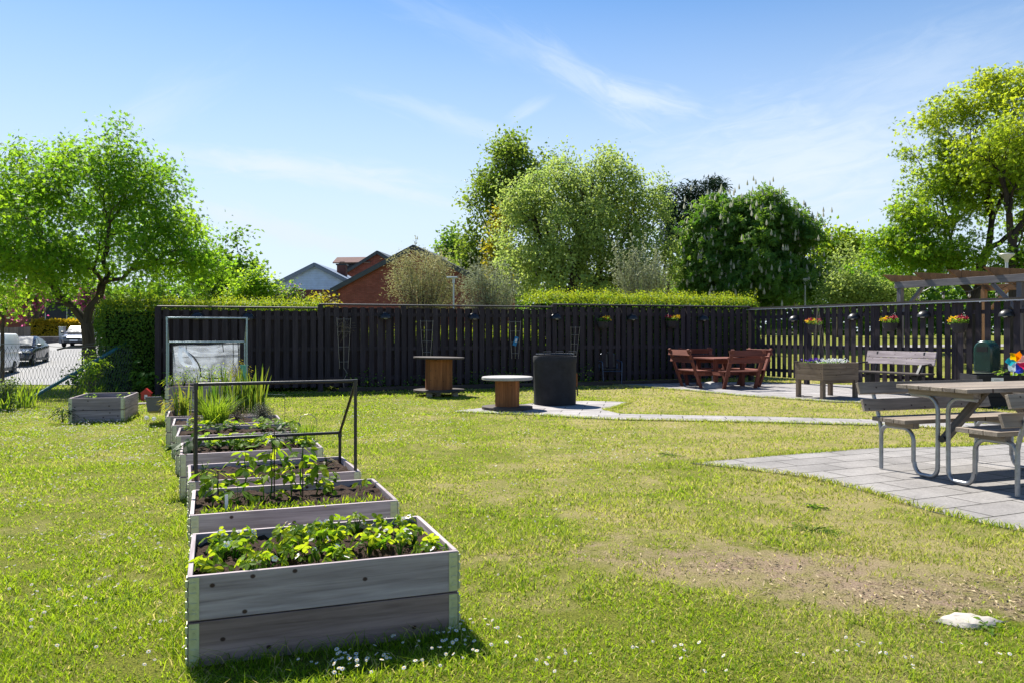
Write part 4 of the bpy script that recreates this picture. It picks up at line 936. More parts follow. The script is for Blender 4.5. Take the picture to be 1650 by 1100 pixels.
# trellises
def trellis(label, px, y0, y1, wpx, tiltx=0., vine=False, tagc=False):
    p = on_long(px, -.10); z0, z1 = zat(p, y1), zat(p, y0); s = p.y/F; root = thing('wire_trellis', label, 'trellis', (p.x, p.y, 0), R(FA), 'wire trellises on the long fence')
    mb = MB(); wt, wb = wpx*s/2, wpx*s*.30
    for k in (-1, 0, 1): mb.tube([(k*wb, 0, z0-.02), (k*wt+tiltx, 0, z1)], .006, 5)
    for t in (.12, .42, .72, .97): ww = wb+(wt-wb)*t; mb.tube([(-ww+tiltx*t, -.004, z0+(z1-z0)*t), (ww+tiltx*t, -.004, z0+(z1-z0)*t)], .005, 5)
    if vine: mb.tube([(0, 0, z0), (.08, 0, z0*.75), (-.02, 0, z0*.4), (.03, 0, 0)], .007, 5)
    mb.build('wire_frame', M_['wire'], root)
    if vine:
        rs = np.random.default_rng(4); vb = MB()
        for i in range(26):
            a = rs.random()*6.28; r = rs.uniform(.05, .32); c = Vector((tiltx, -.02, z1-.28)); q = c+Vector((math.cos(a)*r, rs.normal()*.04, math.sin(a)*r*1.0))
            vb.tube([c+Vector((rs.normal()*.1, 0, rs.normal()*.12)), (c+q)/2+Vector((rs.normal()*.05, 0, rs.normal()*.05)), q], .004, 3)
        vb.build('dry_vine', M_['twig'], root)
    if tagc:
        mb = MB(); mb.box((0, -.03, (z0+z1)/2-.05), (.10, .012, .24), Matrix.Rotation(R(18), 3, 'Y')); t = mb.build('seed_packet', M_['pin_tag_blue'], root); t['label'] = 'tilted blue printed seed packet'
        mb = MB(); mb.box((.012, -.038, (z0+z1)/2-.03), (.05, .004, .09), Matrix.Rotation(R(18), 3, 'Y')); mb.build('packet_picture', M_['white_petal'], t)
trellis('wire trellis overgrown with a dry brown vine', 553, 512, 592, 22, vine=True)
trellis('bare wire trellis rising behind the tall spool table', 686, 516, 574, 21)
trellis('wire trellis with a blue seed packet, between spool table and barrel', 828, 517, 576, 19, tagc=True)
trellis('leaning bare wire trellis behind the right edge of the black barrel', 922, 526, 574, 16, .05)
M_['dry'] = M_['wire']

# ------------------------------------------------------------------ raised beds
def soil_patch(root, L, W, z, seed, mat='soil'):
    n, m = 60, 40; xs = np.linspace(.025, L-.025, n); ys = np.linspace(.025, W-.025, m); X, Y = np.meshgrid(xs, ys)
    Z = z+(vnoise(X, Y, 5, seed)-.5)*.03+(vnoise(X, Y, 22, seed+1)-.5)*.03+(vnoise(X, Y, 60, seed+2)-.5)*.016
    i = np.arange((m-1)*(n-1)); r, c = i//(n-1), i % (n-1)
    np_mesh('soil', np.stack([X.ravel(), Y.ravel(), Z.ravel()], 1), np.stack([r*n+c, r*n+c+1, (r+1)*n+c+1, (r+1)*n+c], 1), M_[mat], root, smooth=True)
def raised_bed(label, x, y, ang, cols=2, L=BL_, W=BW_, soil=-.075, seed=1, wood_='grey_wood', group='wooden raised beds'):
    root = thing('raised_bed', label, 'raised bed', (x, y, 0), R(ang), group); t = .021; ch = .197
    for c in range(cols):
        z = c*ch+.003; h = ch-.005
        for (cx, cy, dx, dy) in [(L/2, t/2, L-.006, t), (L/2, W-t/2, L-.006, t), (t/2, W/2, t, W-2*t-.006), (L-t/2, W/2, t, W-2*t-.006)]:
            mb = MB(); j = rnd.uniform(-.0015, .0015)
            mb.box((cx, cy, z+h/2+j), (dx, dy, h)); mb.build('side_board', M_['brown_grey_wood' if c == 0 and seed == 3 else wood_], root, bevel=.0025)
        for (cx, cy, sx, sy) in [(0, 0, 1, 1), (L, 0, -1, 1), (0, W, 1, -1), (L, W, -1, -1)]:
            mb = MB(); pl = .042
            mb.box((cx+sx*(pl/2+.006), cy-sy*.0015, z+h/2), (pl, .003, h-.012)); mb.box((cx-sx*.0015, cy+sy*(pl/2+.006), z+h/2), (.003, pl, h-.012))
            for zz_ in np.linspace(.03, h-.03, 4):
                mb.tube([(cx-sx*.002, cy-sy*.002, z+zz_-.014), (cx-sx*.002, cy-sy*.002, z+zz_+.014)], .0062, 8)
                mb.box((cx+sx*.024, cy-sy*.0045, z+zz_), (.024, .006, .007))
            for zz_ in (.045, h-.05): mb.tube([(cx+sx*.026, cy-sy*.002, z+zz_), (cx+sx*.026, cy-sy*.0065, z+zz_)], .006, 8)
            mb.build('corner_hinge', M_['zinc'], root, smooth=30)
    soil_patch(root, L, W, cols*ch+soil, seed); return root
bed_lab = ['nearest raised bed of two grey boards, full of strawberry plants', 'second raised bed, dark soil with stakes, tall seedlings and a green row', 'raised bed that carries the black tube frame, mostly bare soil',
           'raised bed with leafy greens and chives behind the black tube frame', 'raised bed of low strawberry plants behind the leafy greens', 'raised bed with the grass clump and grey herb bush', 'raised bed of tall irises', 'taller raised bed under the pale tube frame', 'raised bed closest to the fence under the plastic greenhouse cover']
for i, (b_, lb) in enumerate(zip(BEDS, bed_lab)): raised_bed(lb, *b_, cols=3 if i >= 7 else 2, soil=-.050 if i == 0 else -.036, seed=i+3)
raised_bed('lone grey raised bed on the left lawn by the brace pole', *SIDE_BED, cols=2, L=.8, W=1.2, soil=-.14, seed=40)
def bp(i, x, y, z=0):                     # point in bed i
    X, Y, a = BEDS[i]; c, s = math.cos(R(a)), math.sin(R(a)); return Vector((X+x*c-y*s, Y+x*s+y*c, z))
SZ = [.394-.050]+[.394-.036]*6+[.591-.036]*2
def plant(name, label, cat, loc, n, h, spread, lsize, tmpl, lmat, seed, group=None, flower=0, fruit=None, droop=.3, per=1, up=1.0, stem='straw_leaf', stemr=.0022):
    rs = np.random.default_rng(seed); root = thing(name, label, cat, loc, rs.random()*6.28, group); st = MB(); pos, nr = [], []
    for k in range(n):
        a = rs.random()*6.28; r = spread*rs.random()**.6; hh = h*(1-.45*(r/spread)**2)*rs.uniform(.6, 1.15)
        q = Vector((math.cos(a)*r, math.sin(a)*r, hh)); st.tube([(0, 0, -.01), (q.x*.35, q.y*.35, hh*.65), q], [stemr*1.3, stemr, stemr*.7], 4, False)
        for j in range(per):
            f = 1 if per == 1 else .35+.65*(j+1)/per; o_ = rs.normal(size=3)*(.0 if per == 1 else lsize*.4)
            pos.append((q.x*(.4+.6*f)+o_[0], q.y*(.4+.6*f)+o_[1], hh*f)); nr.append((math.cos(a)*droop+rs.normal()*.25, math.sin(a)*droop+rs.normal()*.25, up))
    st.build('stems', M_[stem], root)
    pos = np.array(pos); tip = pos*np.array([1, 1, 0])+rs.normal(size=pos.shape)*.02
    leaves('foliage', pos, np.array(nr), lsize*rs.uniform(.7, 1.2, len(pos)), tmpl, M_[lmat], root, tip=tip/np.maximum(np.linalg.norm(tip, axis=1, keepdims=True), .01))
    if flower:
        V, Fq, mi = [], [], []
        for k in range(flower):
            a = rs.random()*6.28; r = spread*rs.random(); c = Vector((math.cos(a)*r, math.sin(a)*r, h*rs.uniform(.6, 1.0))); nrm = Vector((rs.normal()*.5, rs.normal()*.5-.5, .7)).normalized(); x = nrm.orthogonal().normalized(); y = nrm.cross(x)
            for m in range(5):
                a = m*1.2566; d = x*math.cos(a)+y*math.sin(a); e = nrm.cross(d); b0 = len(V); V += [c, c+d*.011+e*.0075, c+d*.0165, c+d*.011-e*.0075]; Fq += [(b0, b0+1, b0+2), (b0, b0+2, b0+3)]; mi += [0, 0]
            b0 = len(V); V += [c+nrm*.004]+[c+nrm*.002+(x*math.cos(m)+y*math.sin(m))*.005 for m in (0, 1.57, 3.14, 4.71)]; Fq += [(b0, b0+1, b0+2), (b0, b0+2, b0+3), (b0, b0+3, b0+4), (b0, b0+4, b0+1)]; mi += [1]*4
        np_mesh('blossom', V, Fq, [M_['white_petal'], M_['pistil']], root, {'lv': np.full(len(V), .6)}, mi)
    return root
# bed 1: strawberries
k = 0
for gx_ in np.linspace(.12, 1.08, 9):
    for gy_ in (.17, .38, .62):
        if rnd.random() < .06: continue
        p = bp(0, gx_+rnd.uniform(-.05, .05), gy_+rnd.uniform(-.08, .08), SZ[0])
        plant('strawberry_plant', 'strawberry plant in the nearest raised bed', 'strawberry plant', p, rnd.randint(9, 14), rnd.uniform(.06, .115), .088, .043, T_TRI, 'straw_leaf', 100+k, 'strawberry plants in the nearest raised bed', flower=rnd.choice([0, 1, 2, 3, 4]), droop=.9, up=.8); k += 1
# bed 2: carrot row, seedlings, staked plants
def sprouts(label, i, x0, x1, y0, y1, n, h, seed, mat='chive', lsize=None):
    rs = np.random.default_rng(seed); pos = np.stack([rs.uniform(x0, x1, n), rs.normal(size=n)*(y1-y0)/4+(y0+y1)/2, np.full(n, 0.)], 1); pos[:, 2] = rs.random(n)*h*.5
    X, Y, a = BEDS[i]; root = thing('seedling_row', label, 'seedlings', (X, Y, SZ[i]), R(a))
    rs.random(); o = leaves('sprouts', pos, rs.normal(size=(n, 3))*.8+np.array([0, -.5, .2]), (lsize or h*.8)*rs.uniform(.5, 1.2, n), T_LONG, M_[mat], root, tip=rs.normal(size=(n, 3))*.5+np.array([0, 0, 1.])); o['kind'] = 'stuff'; return root
sprouts('band of fine green carrot sprouts along the front of the second raised bed', 1, .06, 1.12, .04, .24, 620, .045, 5, 'straw_leaf')
def staked(label, i, x, y, h, seed, lean=0., n=11, lmat='straw_leaf', lsize=.075, stake=True):
    rs = np.random.default_rng(seed); root = thing('staked_plant', label, 'vegetable plant', bp(i, x, y, SZ[i]), rs.random()*6.28, 'tall seedlings in the second raised bed')
    st = MB(); main = [Vector((lean*t+rs.normal()*.006, rs.normal()*.006, h*t-.01)) for t in np.linspace(0, 1, 6)]; st.tube(main, [.005, .0045, .004, .0035, .003, .002], 6, False); pos, nr, tp = [], [], []
    for k in range(n):
        t = .25+.75*(k+.5)/n; b0 = Vector((lean*t, 0, h*t)); a = k*2.4+rs.normal()*.3; L = rs.uniform(.06, .13)*(1.15-.4*t); q = b0+Vector((math.cos(a)*L, math.sin(a)*L, L*.25)); st.tube([b0, q], .0018, 3, False)
        for j in range(4):
            f = .45+.2*j; pos.append(b0+(q-b0)*f+Vector((rs.normal()*.012, rs.normal()*.012, -.01*j))); nr.append((math.cos(a)*.5+rs.normal()*.3, math.sin(a)*.5+rs.normal()*.3, .7)); aa = a+(.9 if j % 2 else -.9)*(j < 3); tp.append((math.cos(aa), math.sin(aa), -.55))
    st.build('stem', M_['straw_leaf'], root)
    leaves('foliage', np.array([tuple(p) for p in pos]), np.array(nr), lsize*rs.uniform(.7, 1.2, len(pos)), T_OVAL, M_[lmat], root, tip=np.array(tp))
    if stake: mb = MB(); mb.tube([(.012, .01, -.02), (.012, .01, h*1.02)], .004, 6); mb.build('stake', M_['black_metal'], root)
for x, y, h, s, ln, lab in [(.17, .55, .19, 1, .03, 'drooping seedling near the left end'), (.32, .56, .31, 2, .02, 'leafy seedling left of the tallest one'), (.49, .52, .43, 3, -.02, 'tallest staked seedling with pale yellow lower leaves'), (.67, .58, .31, 4, .01, 'staked seedling right of the tallest one'), (.77, .54, .20, 5, .03, 'bent seedling at the right of the staked ones')]:
    staked(lab+', second raised bed', 1, x, y, h, s, ln, 13 if h > .4 else 9, 'yellow_leaf' if False else 'straw_leaf', .072, s in (1, 3, 4))
for x, y, n, h, sp, ls, lab in [(.27, .40, 6, .11, .10, .10, 'broad leaved squash seedling left of centre in the second bed'), (.43, .42, 6, .10, .09, .09, 'broad leaved squash seedling below the tallest stake, second bed'), (.12, .36, 4, .07, .06, .06, 'small wilted seedling at the left end of the second bed'), (.87, .52, 4, .08, .05, .07, 'small seedling right of the carrots in the second bed'), (1.05, .50, 4, .08, .05, .07, 'small upright seedling near the back right of the second bed'), (.60, .46, 5, .09, .07, .08, 'floppy seedling between the two right stakes, second bed')]:
    plant('seedling', lab, 'seedling', bp(1, x, y, SZ[1]), n, h, sp, ls, T_OVAL, 'straw_leaf', int(x*100), None, droop=.6, up=.7)
# bed 3
plant('seedling', 'bushy seedling at the front left leg of the black tube frame', 'seedling', bp(2, .10, .12, SZ[2]), 12, .15, .07, .05, T_LONG, 'straw_leaf', 70, per=3)
plant('seedling', 'small plant by the right back leg of the black tube frame', 'seedling', bp(2, 1.02, .50, SZ[2]), 10, .08, .08, .04, T_OVAL, 'herb_brown', 71, per=2)
plant('seedling', 'tiny green seedling left of the middle of the framed bed', 'seedling', bp(2, .75, .55, SZ[2]), 7, .06, .06, .04, T_OVAL, 'straw_leaf', 72)
def tube_frame(label, i, mat, zt, zl, xl=.05, xr=1.17, yf=.04, yb=.70, r=.0125, foot=0.):
    X, Y, a = BEDS[i]; root = thing('tube_frame', label, 'plant frame', (X, Y, 0), R(a)); z0 = SZ[i]-.05
    for x in (xl, xr):
        mb = MB(); mb.tube([(x, yf, z0), (x, yf, zt)], r, 10); mb.build('front_post', M_[mat], root, smooth=40)
        mb = MB(); mb.tube([(x, yb, z0), (x, yb, zl)], r, 10); mb.build('back_post', M_[mat], root, smooth=40)
        mb = MB(); mb.tube([(x, yb, zl), (x, yf+.01, zt-.02)], r*.9, 10); mb.build('side_brace', M_[mat], root, smooth=40)
    mb = MB(); mb.tube([(xl, yf, zt), (xr, yf, zt)], r, 10)
    for x in (xl, xr): mb.tube([(x, yf, zt-.035), (x, yf, zt+r)], r*1.3, 10)
    mb.build('top_bar', M_[mat], root, smooth=40)
    mb = MB(); mb.tube([(xl, yb, zl), (xr, yb, zl)], r, 10)
    for x in (xl, xr): mb.tube([(x, yb, zl-.035), (x, yb, zl+r)], r*1.3, 10)
    mb.build('low_bar', M_[mat], root, smooth=40)
tube_frame('black tube frame of a small greenhouse standing in the third raised bed', 2, 'black_metal', 1.065, .60)
tube_frame('pale grey green tube frame standing tall over the back raised bed', 7, 'pale_tube', 1.65, 1.265, .02, 1.2, .04, .70, .013)
# bed 4
for x, y, n, h, sp, ls, tm, lm, lab in [(.10, .30, 10, .13, .16, .11, T_OVAL, 'dark_leaf', 'dark leafy chard plant at the left corner of the leafy greens bed'), (.25, .55, 12, .20, .15, .10, T_OVAL, 'green_leaf', 'broad leaved chard plant behind the left frame post'), (.42, .42, 12, .13, .13, .07, T_TRI, 'straw_leaf', 'low leafy plant at the centre left of the greens bed'), (.60, .50, 12, .12, .12, .065, T_TRI, 'straw_leaf', 'low leafy plant at the centre of the greens bed'), (.80, .40, 14, .17, .15, .075, T_OVAL, 'herb_grey', 'silvery leaved plant right of centre in the greens bed'), (.98, .52, 16, .20, .14, .05, T_OVAL, 'herb_grey', 'grey green sage bush at the right end of the greens bed'), (1.04, .20, 16, .12, .12, .055, T_OVAL, 'straw_leaf', 'curly green parsley in the front right corner of the greens bed')]:
    plant('leafy_plant', lab, 'vegetable plant', bp(3, x, y, SZ[3]), n, h, sp, ls, tm, lm, int(x*300), per=2, droop=.5)
def blades(name, label, cat, loc, n, h, spread, wd, lmat, seed, bend=.3, group=None, extra=None):
    rs = np.random.default_rng(seed); root = thing(name, label, cat, loc, 0, group); V, Fq, lv = [], [], []
    for k in range(n):
        a = rs.random()*6.28; r = spread*rs.random()**.5*.5; b0 = np.array([math.cos(a)*r, math.sin(a)*r, -.01]); a2 = a+rs.normal()*.8; hh = h*rs.uniform(.5, 1.1); be = bend*hh*rs.uniform(.1, 1.2)
        sd = np.array([-math.sin(a2+rs.normal()*.7), math.cos(a2), 0]); b = len(V); l = rs.random()
        for j, t in enumerate((0, .35, .7, 1.0)):
            c = b0+np.array([math.cos(a2)*be*t*t, math.sin(a2)*be*t*t, hh*t*(1-.12*t*bend)]); w_ = wd/2*(.75, 1, .8, .06)[j]; V += [c-sd*w_, c+sd*w_]; lv += [l, l]
        Fq += [(b+2*j, b+2*j+1, b+2*j+3, b+2*j+2) for j in range(3)]
    np_mesh('blades', V, Fq, M_[lmat], root, {'lv': lv})
    if extra: extra(root, rs)
    return root
blades('chive_clump', 'clump of upright chives at the right end of the greens bed', 'chives', bp(3, 1.10, .55, SZ[3]), 160, .26, .20, .006, 'chive', 3, .35)
for x, y, lab in [(.18, .5, 'first from the left'), (.40, .45, 'second from the left'), (.56, .5, 'third from the left'), (.86, .48, 'fourth from the left'), (1.02, .35, 'rightmost, largest')]:
    plant('strawberry_plant', 'low strawberry plant in the fifth bed, '+lab, 'strawberry plant', bp(4, x, y, SZ[4]), 14 if x < 1 else 22, .14, .15 if x < 1 else .2, .062, T_TRI, 'straw_leaf', int(500+x*100), 'strawberry plants in the fifth bed')
# bed 6: grass clump, brown herb, grey bush, leafy
blades('chive_clump', 'large arching clump of fine grassy chives in front of the irises', 'chives', bp(5, .46, .22, SZ[5]), 420, .40, .26, .0065, 'chive', 4, .75)
def bush(name, label, loc, n, h, sp, ls, lm, seed, per=9):
    plant(name, label, 'herb', loc, n, h, sp, ls, T_LONG, lm, seed, per=per, droop=.4, stem='twig')
bush('herb_bush', 'brownish purple sage beside the grass clump', bp(5, .70, .30, SZ[5]), 34, .26, .15, .035, 'herb_brown', 5)
bush('herb_bush', 'rounded grey green lavender bush at the right of the grass clump', bp(5, .98, .28, SZ[5]), 90, .24, .17, .03, 'herb_grey', 6, 10)
bush('herb_bush', 'yellow green leafy lovage at the left edge near the irises', bp(6, .08, .35, SZ[6]), 22, .36, .15, .07, 'yellow_leaf', 7, 5)
bush('herb_bush', 'small yellow leaved herb left of the grass clump', bp(5, .22, .25, SZ[5]), 14, .14, .10, .04, 'yellow_leaf', 8, 4)
for j, (x, y, n, h, lab) in enumerate([(.18, .35, 18, 0.46, 'at the left behind the frame post'), (.42, .5, 26, 0.50, 'left of the middle'), (.60, .45, 30, 0.55, 'in the middle'), (.78, .5, 34, 0.60, 'right of the middle'), (.95, .4, 30, 0.59, 'with seed heads, second from the right'), (1.10, .45, 24, 0.66, 'rightmost and tallest')]):
    blades('iris_clump', 'clump of sword like iris leaves, '+lab, 'iris', bp(6, x, y, SZ[6]), n, h, .20, .028, 'blade', 20+j, .22, 'iris clumps in the iris bed')
bush('yellow_shrub', 'yellow green euphorbia shrub right of the plastic cover', bp(7, 1.08, .45, SZ[7]), 46, .44, .22, .05, 'yellow_leaf', 9, 7)
for x, y, h, lab in [(.08, .3, .26, 'leftmost'), (.26, .4, .30, 'under the open flap'), (.45, .35, .38, 'below the zip'), (.66, .45, .34, 'right of the zip'), (.84, .4, .42, 'tallest, at the right end')]:
    plant('leafy_plant', 'feathery pale green plant in front of the plastic cover, '+lab, 'vegetable plant', bp(7, x, y, SZ[7]), 15, h, .16, .06, T_LONG, ['straw_leaf', 'herb_grey'][int(x*10) % 2], int(x*900), 'plants in the bed under the pale frame', per=6, droop=.5)
for (x, y), lab in [((.10, .95), 'by the left back corner of the lone bed'), ((.62, .90), 'in the right back corner of the lone bed')]:
    a = R(SIDE_BED[2]); p = (SIDE_BED[0]+x*math.cos(a)-y*math.sin(a), SIDE_BED[1]+x*math.sin(a)+y*math.cos(a), .26)
    plant('seedling', 'small green plant '+lab, 'seedling', p, 12, .16, .12, .05, T_OVAL, 'young_leaf', int(x*50), per=2)
plant('leafy_plant', 'dark ferny weed against the left end of the lone bed', 'weed', (-7.05, 12.7, 0), 16, .30, .16, .09, T_LONG, 'dark_leaf', 77, per=6, droop=.5)
# greenhouse cover
def greenhouse():
    X, Y, a = BEDS[8]; root = thing('greenhouse_cover', 'small clear plastic greenhouse cover with a half open zipped flap', 'mini greenhouse', (X, Y, 0), R(a))
    x0, x1, y0, y1, zb, zf, zk = .05, 1.15, .03, .74, .50, 1.24, 1.02
    n, m = 28, 20
    def panel(f): 
        U_, V_ = np.meshgrid(np.linspace(0, 1, n), np.linspace(0, 1, m)); Pn = np.array([f(u, v) for u, v in zip(U_.ravel(), V_.ravel())])
        i = np.arange((m-1)*(n-1)); r, c = i//(n-1), i % (n-1); return Pn, np.stack([r*n+c, r*n+c+1, (r+1)*n+c+1, (r+1)*n+c], 1)
    wr = lambda u, v, s: (float(vnoise(u*3, v*3, 2.5, s))-.5)*.05*math.sin(math.pi*u)*math.sin(math.pi*v)
    Vs, Fs, b = [], [], 0
    zt = lambda u: zf-.05+.05*u+.012*math.sin(u*9)
    for f in [lambda u, v: (x0+(x1-x0)*u, y0+wr(u, v, 1)+.01*math.sin(v*5), zb+(zt(u)-zb)*v), lambda u, v: (x0+(x1-x0)*u, y0+(y1-y0)*v, zt(u)+(zk-zf)*v+wr(u, v, 2)*1.2),
              lambda u, v: (x0+wr(u, v, 3), y0+(y1-y0)*u, zb+(zt(0)+(zk-zf)*u-zb)*v), lambda u, v: (x1+wr(u, v, 4), y0+(y1-y0)*u, zb+(zt(1)+(zk-zf)*u-zb)*v), lambda u, v: (x0+(x1-x0)*u, y1+wr(u, v, 5), zb+(zk-.05-zb)*v)]:
        p_, f_ = panel(f); Vs.append(p_); Fs.append(f_+b); b += len(p_)
    np_mesh('plastic_cover', np.concatenate(Vs), np.concatenate(Fs), M_['vinyl'], root, smooth=True)
    mb = MB(); s_ = lambda px, py: (x0+(px-225)/(870-225)*(x1-x0), y0-.012, zf-(py-500)/(790-500)*.60)
    mb.tube([s_(*q) for q in [(370, 575), (420, 610), (460, 660), (485, 710), (488, 775), (560, 797), (740, 792)]], .012, 6)
    mb.tube([s_(*q) for q in [(800, 470), (803, 600), (800, 720)]], .007, 6); mb.tube([s_(*q) for q in [(848, 480), (855, 600), (860, 710)]], .009, 6)
    mb.tube([s_(*q) for q in [(350, 500), (355, 560)]], .006, 6); mb.tube([s_(*q) for q in [(705, 480), (700, 520), (708, 575)]], .008, 6); mb.build('zipper', M_['black_plastic'], root)
    fp = MB(); o_ = [s_(*q) for q in [(285, 525), (345, 540), (400, 600), (440, 660), (468, 705), (420, 700), (330, 690), (290, 655), (272, 600)]]
    i_ = [s_(*q) for q in [(318, 560), (345, 570), (375, 610), (400, 645), (420, 682), (395, 678), (345, 668), (325, 640), (316, 600)]]
    nn = len(o_); fp.add([(p[0], p[1]-.012, p[2]) for p in o_]+[(p[0], p[1]-.03, p[2]) for p in i_], [(k, (k+1) % nn, (k+1) % nn+nn, k+nn) for k in range(nn)]); fp.build('rolled_flap', M_['flap'], root, smooth=70)
    fr = MB()
    for x in (x0, x1):
        fr.tube([(x, y0, .45), (x, y0, zf-.03)], .011, 6); fr.tube([(x, y1, .45), (x, y1, zk-.03)], .011, 6); fr.tube([(x, y0, zf-.03), (x, y1, zk-.03)], .011, 6)
    fr.tube([(x0, y0, zf-.03), (x1, y0, zf-.01)], .011, 6); fr.tube([(x0, y1, zk-.03), (x1, y1, zk-.01)], .011, 6); fr.build('frame', M_['black_metal'], root)
M_['flap'] = leafmat('white_plastic_flap', (.80, .83, .88), (.88, .90, .93), .35, ((.7, .74, .8), (.8, .82, .85)), rough=.2)
greenhouse()
# small things round the beds
mb = MB(); p = bp(7, 1.16, .16, SZ[7]); r_ = thing('rain_gauge', 'pale teal plastic rain gauge standing right of the yellow green shrub', 'rain gauge', p)
mb.lathe([(.02, 0), (.035, .02), (.038, .30), (.055, .36), (.07, .40), (.062, .40), (.045, .36), (.03, .30), (0, .30)], (0, 0, -.05), 14); mb.build('tube', M_['teal'], r_, smooth=50)
mb = MB(); mb.tube([(0, 0, -.35), (0, 0, 0)], .01, 6); mb.build('spike', M_['teal'], r_)
def box_pot(name, label, loc, rz, L, W, Hh, mat, tilt=0):
    root = thing(name, label, 'planter box', loc, rz); root.rotation_euler = (0, tilt, rz); t = .012; tp = 1.0; bt = .78; mb = MB()
    def ring(k, z, ins=0): return [(sx*(L/2*k-ins), sy*(W/2*k-ins), z) for sx, sy in ((-1, -1), (1, -1), (1, 1), (-1, 1))]
    vs = ring(bt, 0)+ring(tp, Hh-.02)+ring(tp*1.06, Hh-.02)+ring(tp*1.06, Hh)+ring(tp*1.06, Hh, .025)+ring(bt, .03, t)
    fs = [(3, 2, 1, 0)]+[(i*4+k, i*4+(k+1) % 4, (i+1)*4+(k+1) % 4, (i+1)*4+k) for i in range(5) for k in range(4)]+[(20, 21, 22, 23)]
    mb.add(vs, fs); mb.build('box', M_[mat], root, bevel=.004); return root
box_pot('planter_box', 'grey plastic window box hooked on the side of the back beds', (-5.62, 12.72, .18), R(111), .55, .22, .22, 'grey_plastic', R(9))
r_ = thing('toy_house', 'small red painted toy house at the hedge foot', 'ornament', G(236, 645), R(15)); r_.scale = (.8, .8, .8)
mb = MB(); mb.box((0, 0, .12), (.24, .18, .16)); mb.prism([(-.15, .20), (.15, .20), (0, .33)], -.11, .11); mb.build('house_body', M_['red_plastic'], r_)
mb = MB()
for x in (-.09, .09):
    for y in (-.06, .06): mb.box((x, y, .02), (.03, .03, .04))
mb.build('feet', M_['red_plastic'], r_); mb = MB(); mb.box((0, -.0925, .11), (.07, .006, .11)); mb.build('door', M_['white_plastic'], r_)
mb = MB(); mb.box((0, 0, .02), (.45, .18, .035)); tag(mb.build('loose_board', M_['grey_wood'], None, G(243, 651), R(20)), 'pale loose board lying on the grass below the red toy house', 'board')
plant('leafy_plant', 'large leaved plant growing between the hedge and the fence end', 'plant', G(240, 640), 16, .75, .30, .16, T_OVAL, 'green_leaf', 81, per=2, droop=.6)
for px, py, n, h, lab in [(95, 655, 44, .55, 'clump of long leaves beside the foot of the green brace pole'), (90+60-3, 646, 30, .40, 'smaller clump of long leaves left of the lone bed'), (5, 662, 26, .40, 'clump of long leaves at the dark corner shrub')]:
    blades('day_lily', lab, 'plant', G(px if px != 95 else 40, py), n, h, .35, .028, 'chive', px, .55)
for i, x, y, lab in [(1, .20, .20, 'left corner of the second bed'), (3, .12, .08, 'front left of the leafy greens bed'), (5, .16, .12, 'left end of the grass clump bed')]:
    mb = MB(); mb.box((0, 0, .04), (.018, .003, .12)); mb.prism([(-.009, -.02), (.009, -.02), (0, -.045)], -.0015, .0015)
    tag(mb.build('plant_label', M_['white_plastic'], None, bp(i, x, y, SZ[i]), R(30)), 'white plastic plant marker at the '+lab, 'plant marker')
r_ = thing('hoop_support', 'thin white wire hoop standing in the grass right of the fifth bed', 'plant support', bp(4, 1.34, .5), R(20))
mb = MB(); mb.tube([(-.10, 0, 0)]+[(-.10*math.cos(a), 0, .42+.10*math.sin(a)) for a in np.linspace(0, math.pi, 9)]+[(.10, 0, 0)], .004, 5); mb.build('hoop', M_['wire'], r_)
mb = MB(); mb.tube([(-.10, 0, .2), (.10, 0, .2)], .003, 5); mb.build('cross_wire', M_['wire'], r_)
r_ = thing('wire_support', 'thin dark wire support with a crossbar right of the iris bed', 'plant support', bp(6, 1.30, .3), R(20))
mb = MB(); mb.tube([(-.12, 0, 0), (-.12, 0, .62), (.14, 0, .60), (.14, 0, 0)], .004, 5); mb.build('wire', M_['mesh_wire'], r_)

# ------------------------------------------------------------------ chain link fence with its leaning brace
def chain_fence():
    A_, B_ = G(236, 632), G(-20, 668); D_ = (B_-A_); L = math.hypot(D_.x, D_.y); root = thing('chain_link_fence', 'sagging chain link fence with green post and leaning brace by the street', 'fence', A_, math.atan2(D_.y, D_.x))
    mb = MB(); mb.tube([(0, 0, -.1), (0, 0, 1.98)], .035, 10); mb.tube([(0, 0, 1.98), (0, 0, 2.0)], .04, 10); mb.build('post', M_['green_metal'], root, smooth=40)
    b0 = Vector((0, -.06, 1.42)); e = G(42, 648)-A_; c, s = math.cos(-root.rotation_euler.z), math.sin(-root.rotation_euler.z); e = Vector((e.x*c-e.y*s, e.x*s+e.y*c, .03))
    mb = MB(); mb.tube([b0, e], .040, 10); mb.tube([b0, b0+(e-b0).normalized()*.22], .048, 10); mb.build('brace_pole', M_['green_metal'], root, smooth=40)
    mb = MB(); st = .105; top = lambda x: 1.14-.16*math.sin(min(x/2.2, 1)*math.pi)*.6+.05*math.sin(x*1.7); n = int(L/st)+14
    def seg(p, q): mb.tube([p, q], .0026, 3, False)
    for i in range(-12, n):
        for sg in (1, -1):
            pts = []
            for k in range(0, 13):
                x = i*st+(k*st/2 if sg > 0 else -k*st/2)+(0 if sg > 0 else 12*st/2); z = .02+k*st*.92; 
                if -.001 <= x <= L and z <= top(x)+.03: pts.append((x, .012*(1 if k % 2 else -1)*sg, z))
            if len(pts) > 1: mb.tube(pts, .0034, 3, False)
    mb.build('wire_mesh', M_['mesh_wire'], root)
    mb = MB(); mb.tube([(x, 0, top(x)+.03) for x in np.linspace(0, L, 24)], .004, 4); mb.build('top_wire', M_['mesh_wire'], root)
chain_fence()
r_ = thing('stake_rail', 'thin weathered rail on a low stake in front of the street maple', 'rail', P(132, 600, 20.4), 0)
a_, c_2, d_ = P(92, 563, 20.4)-r_.location, P(105, 560, 20.4)-r_.location, P(202, 551.5, 20.4)-r_.location
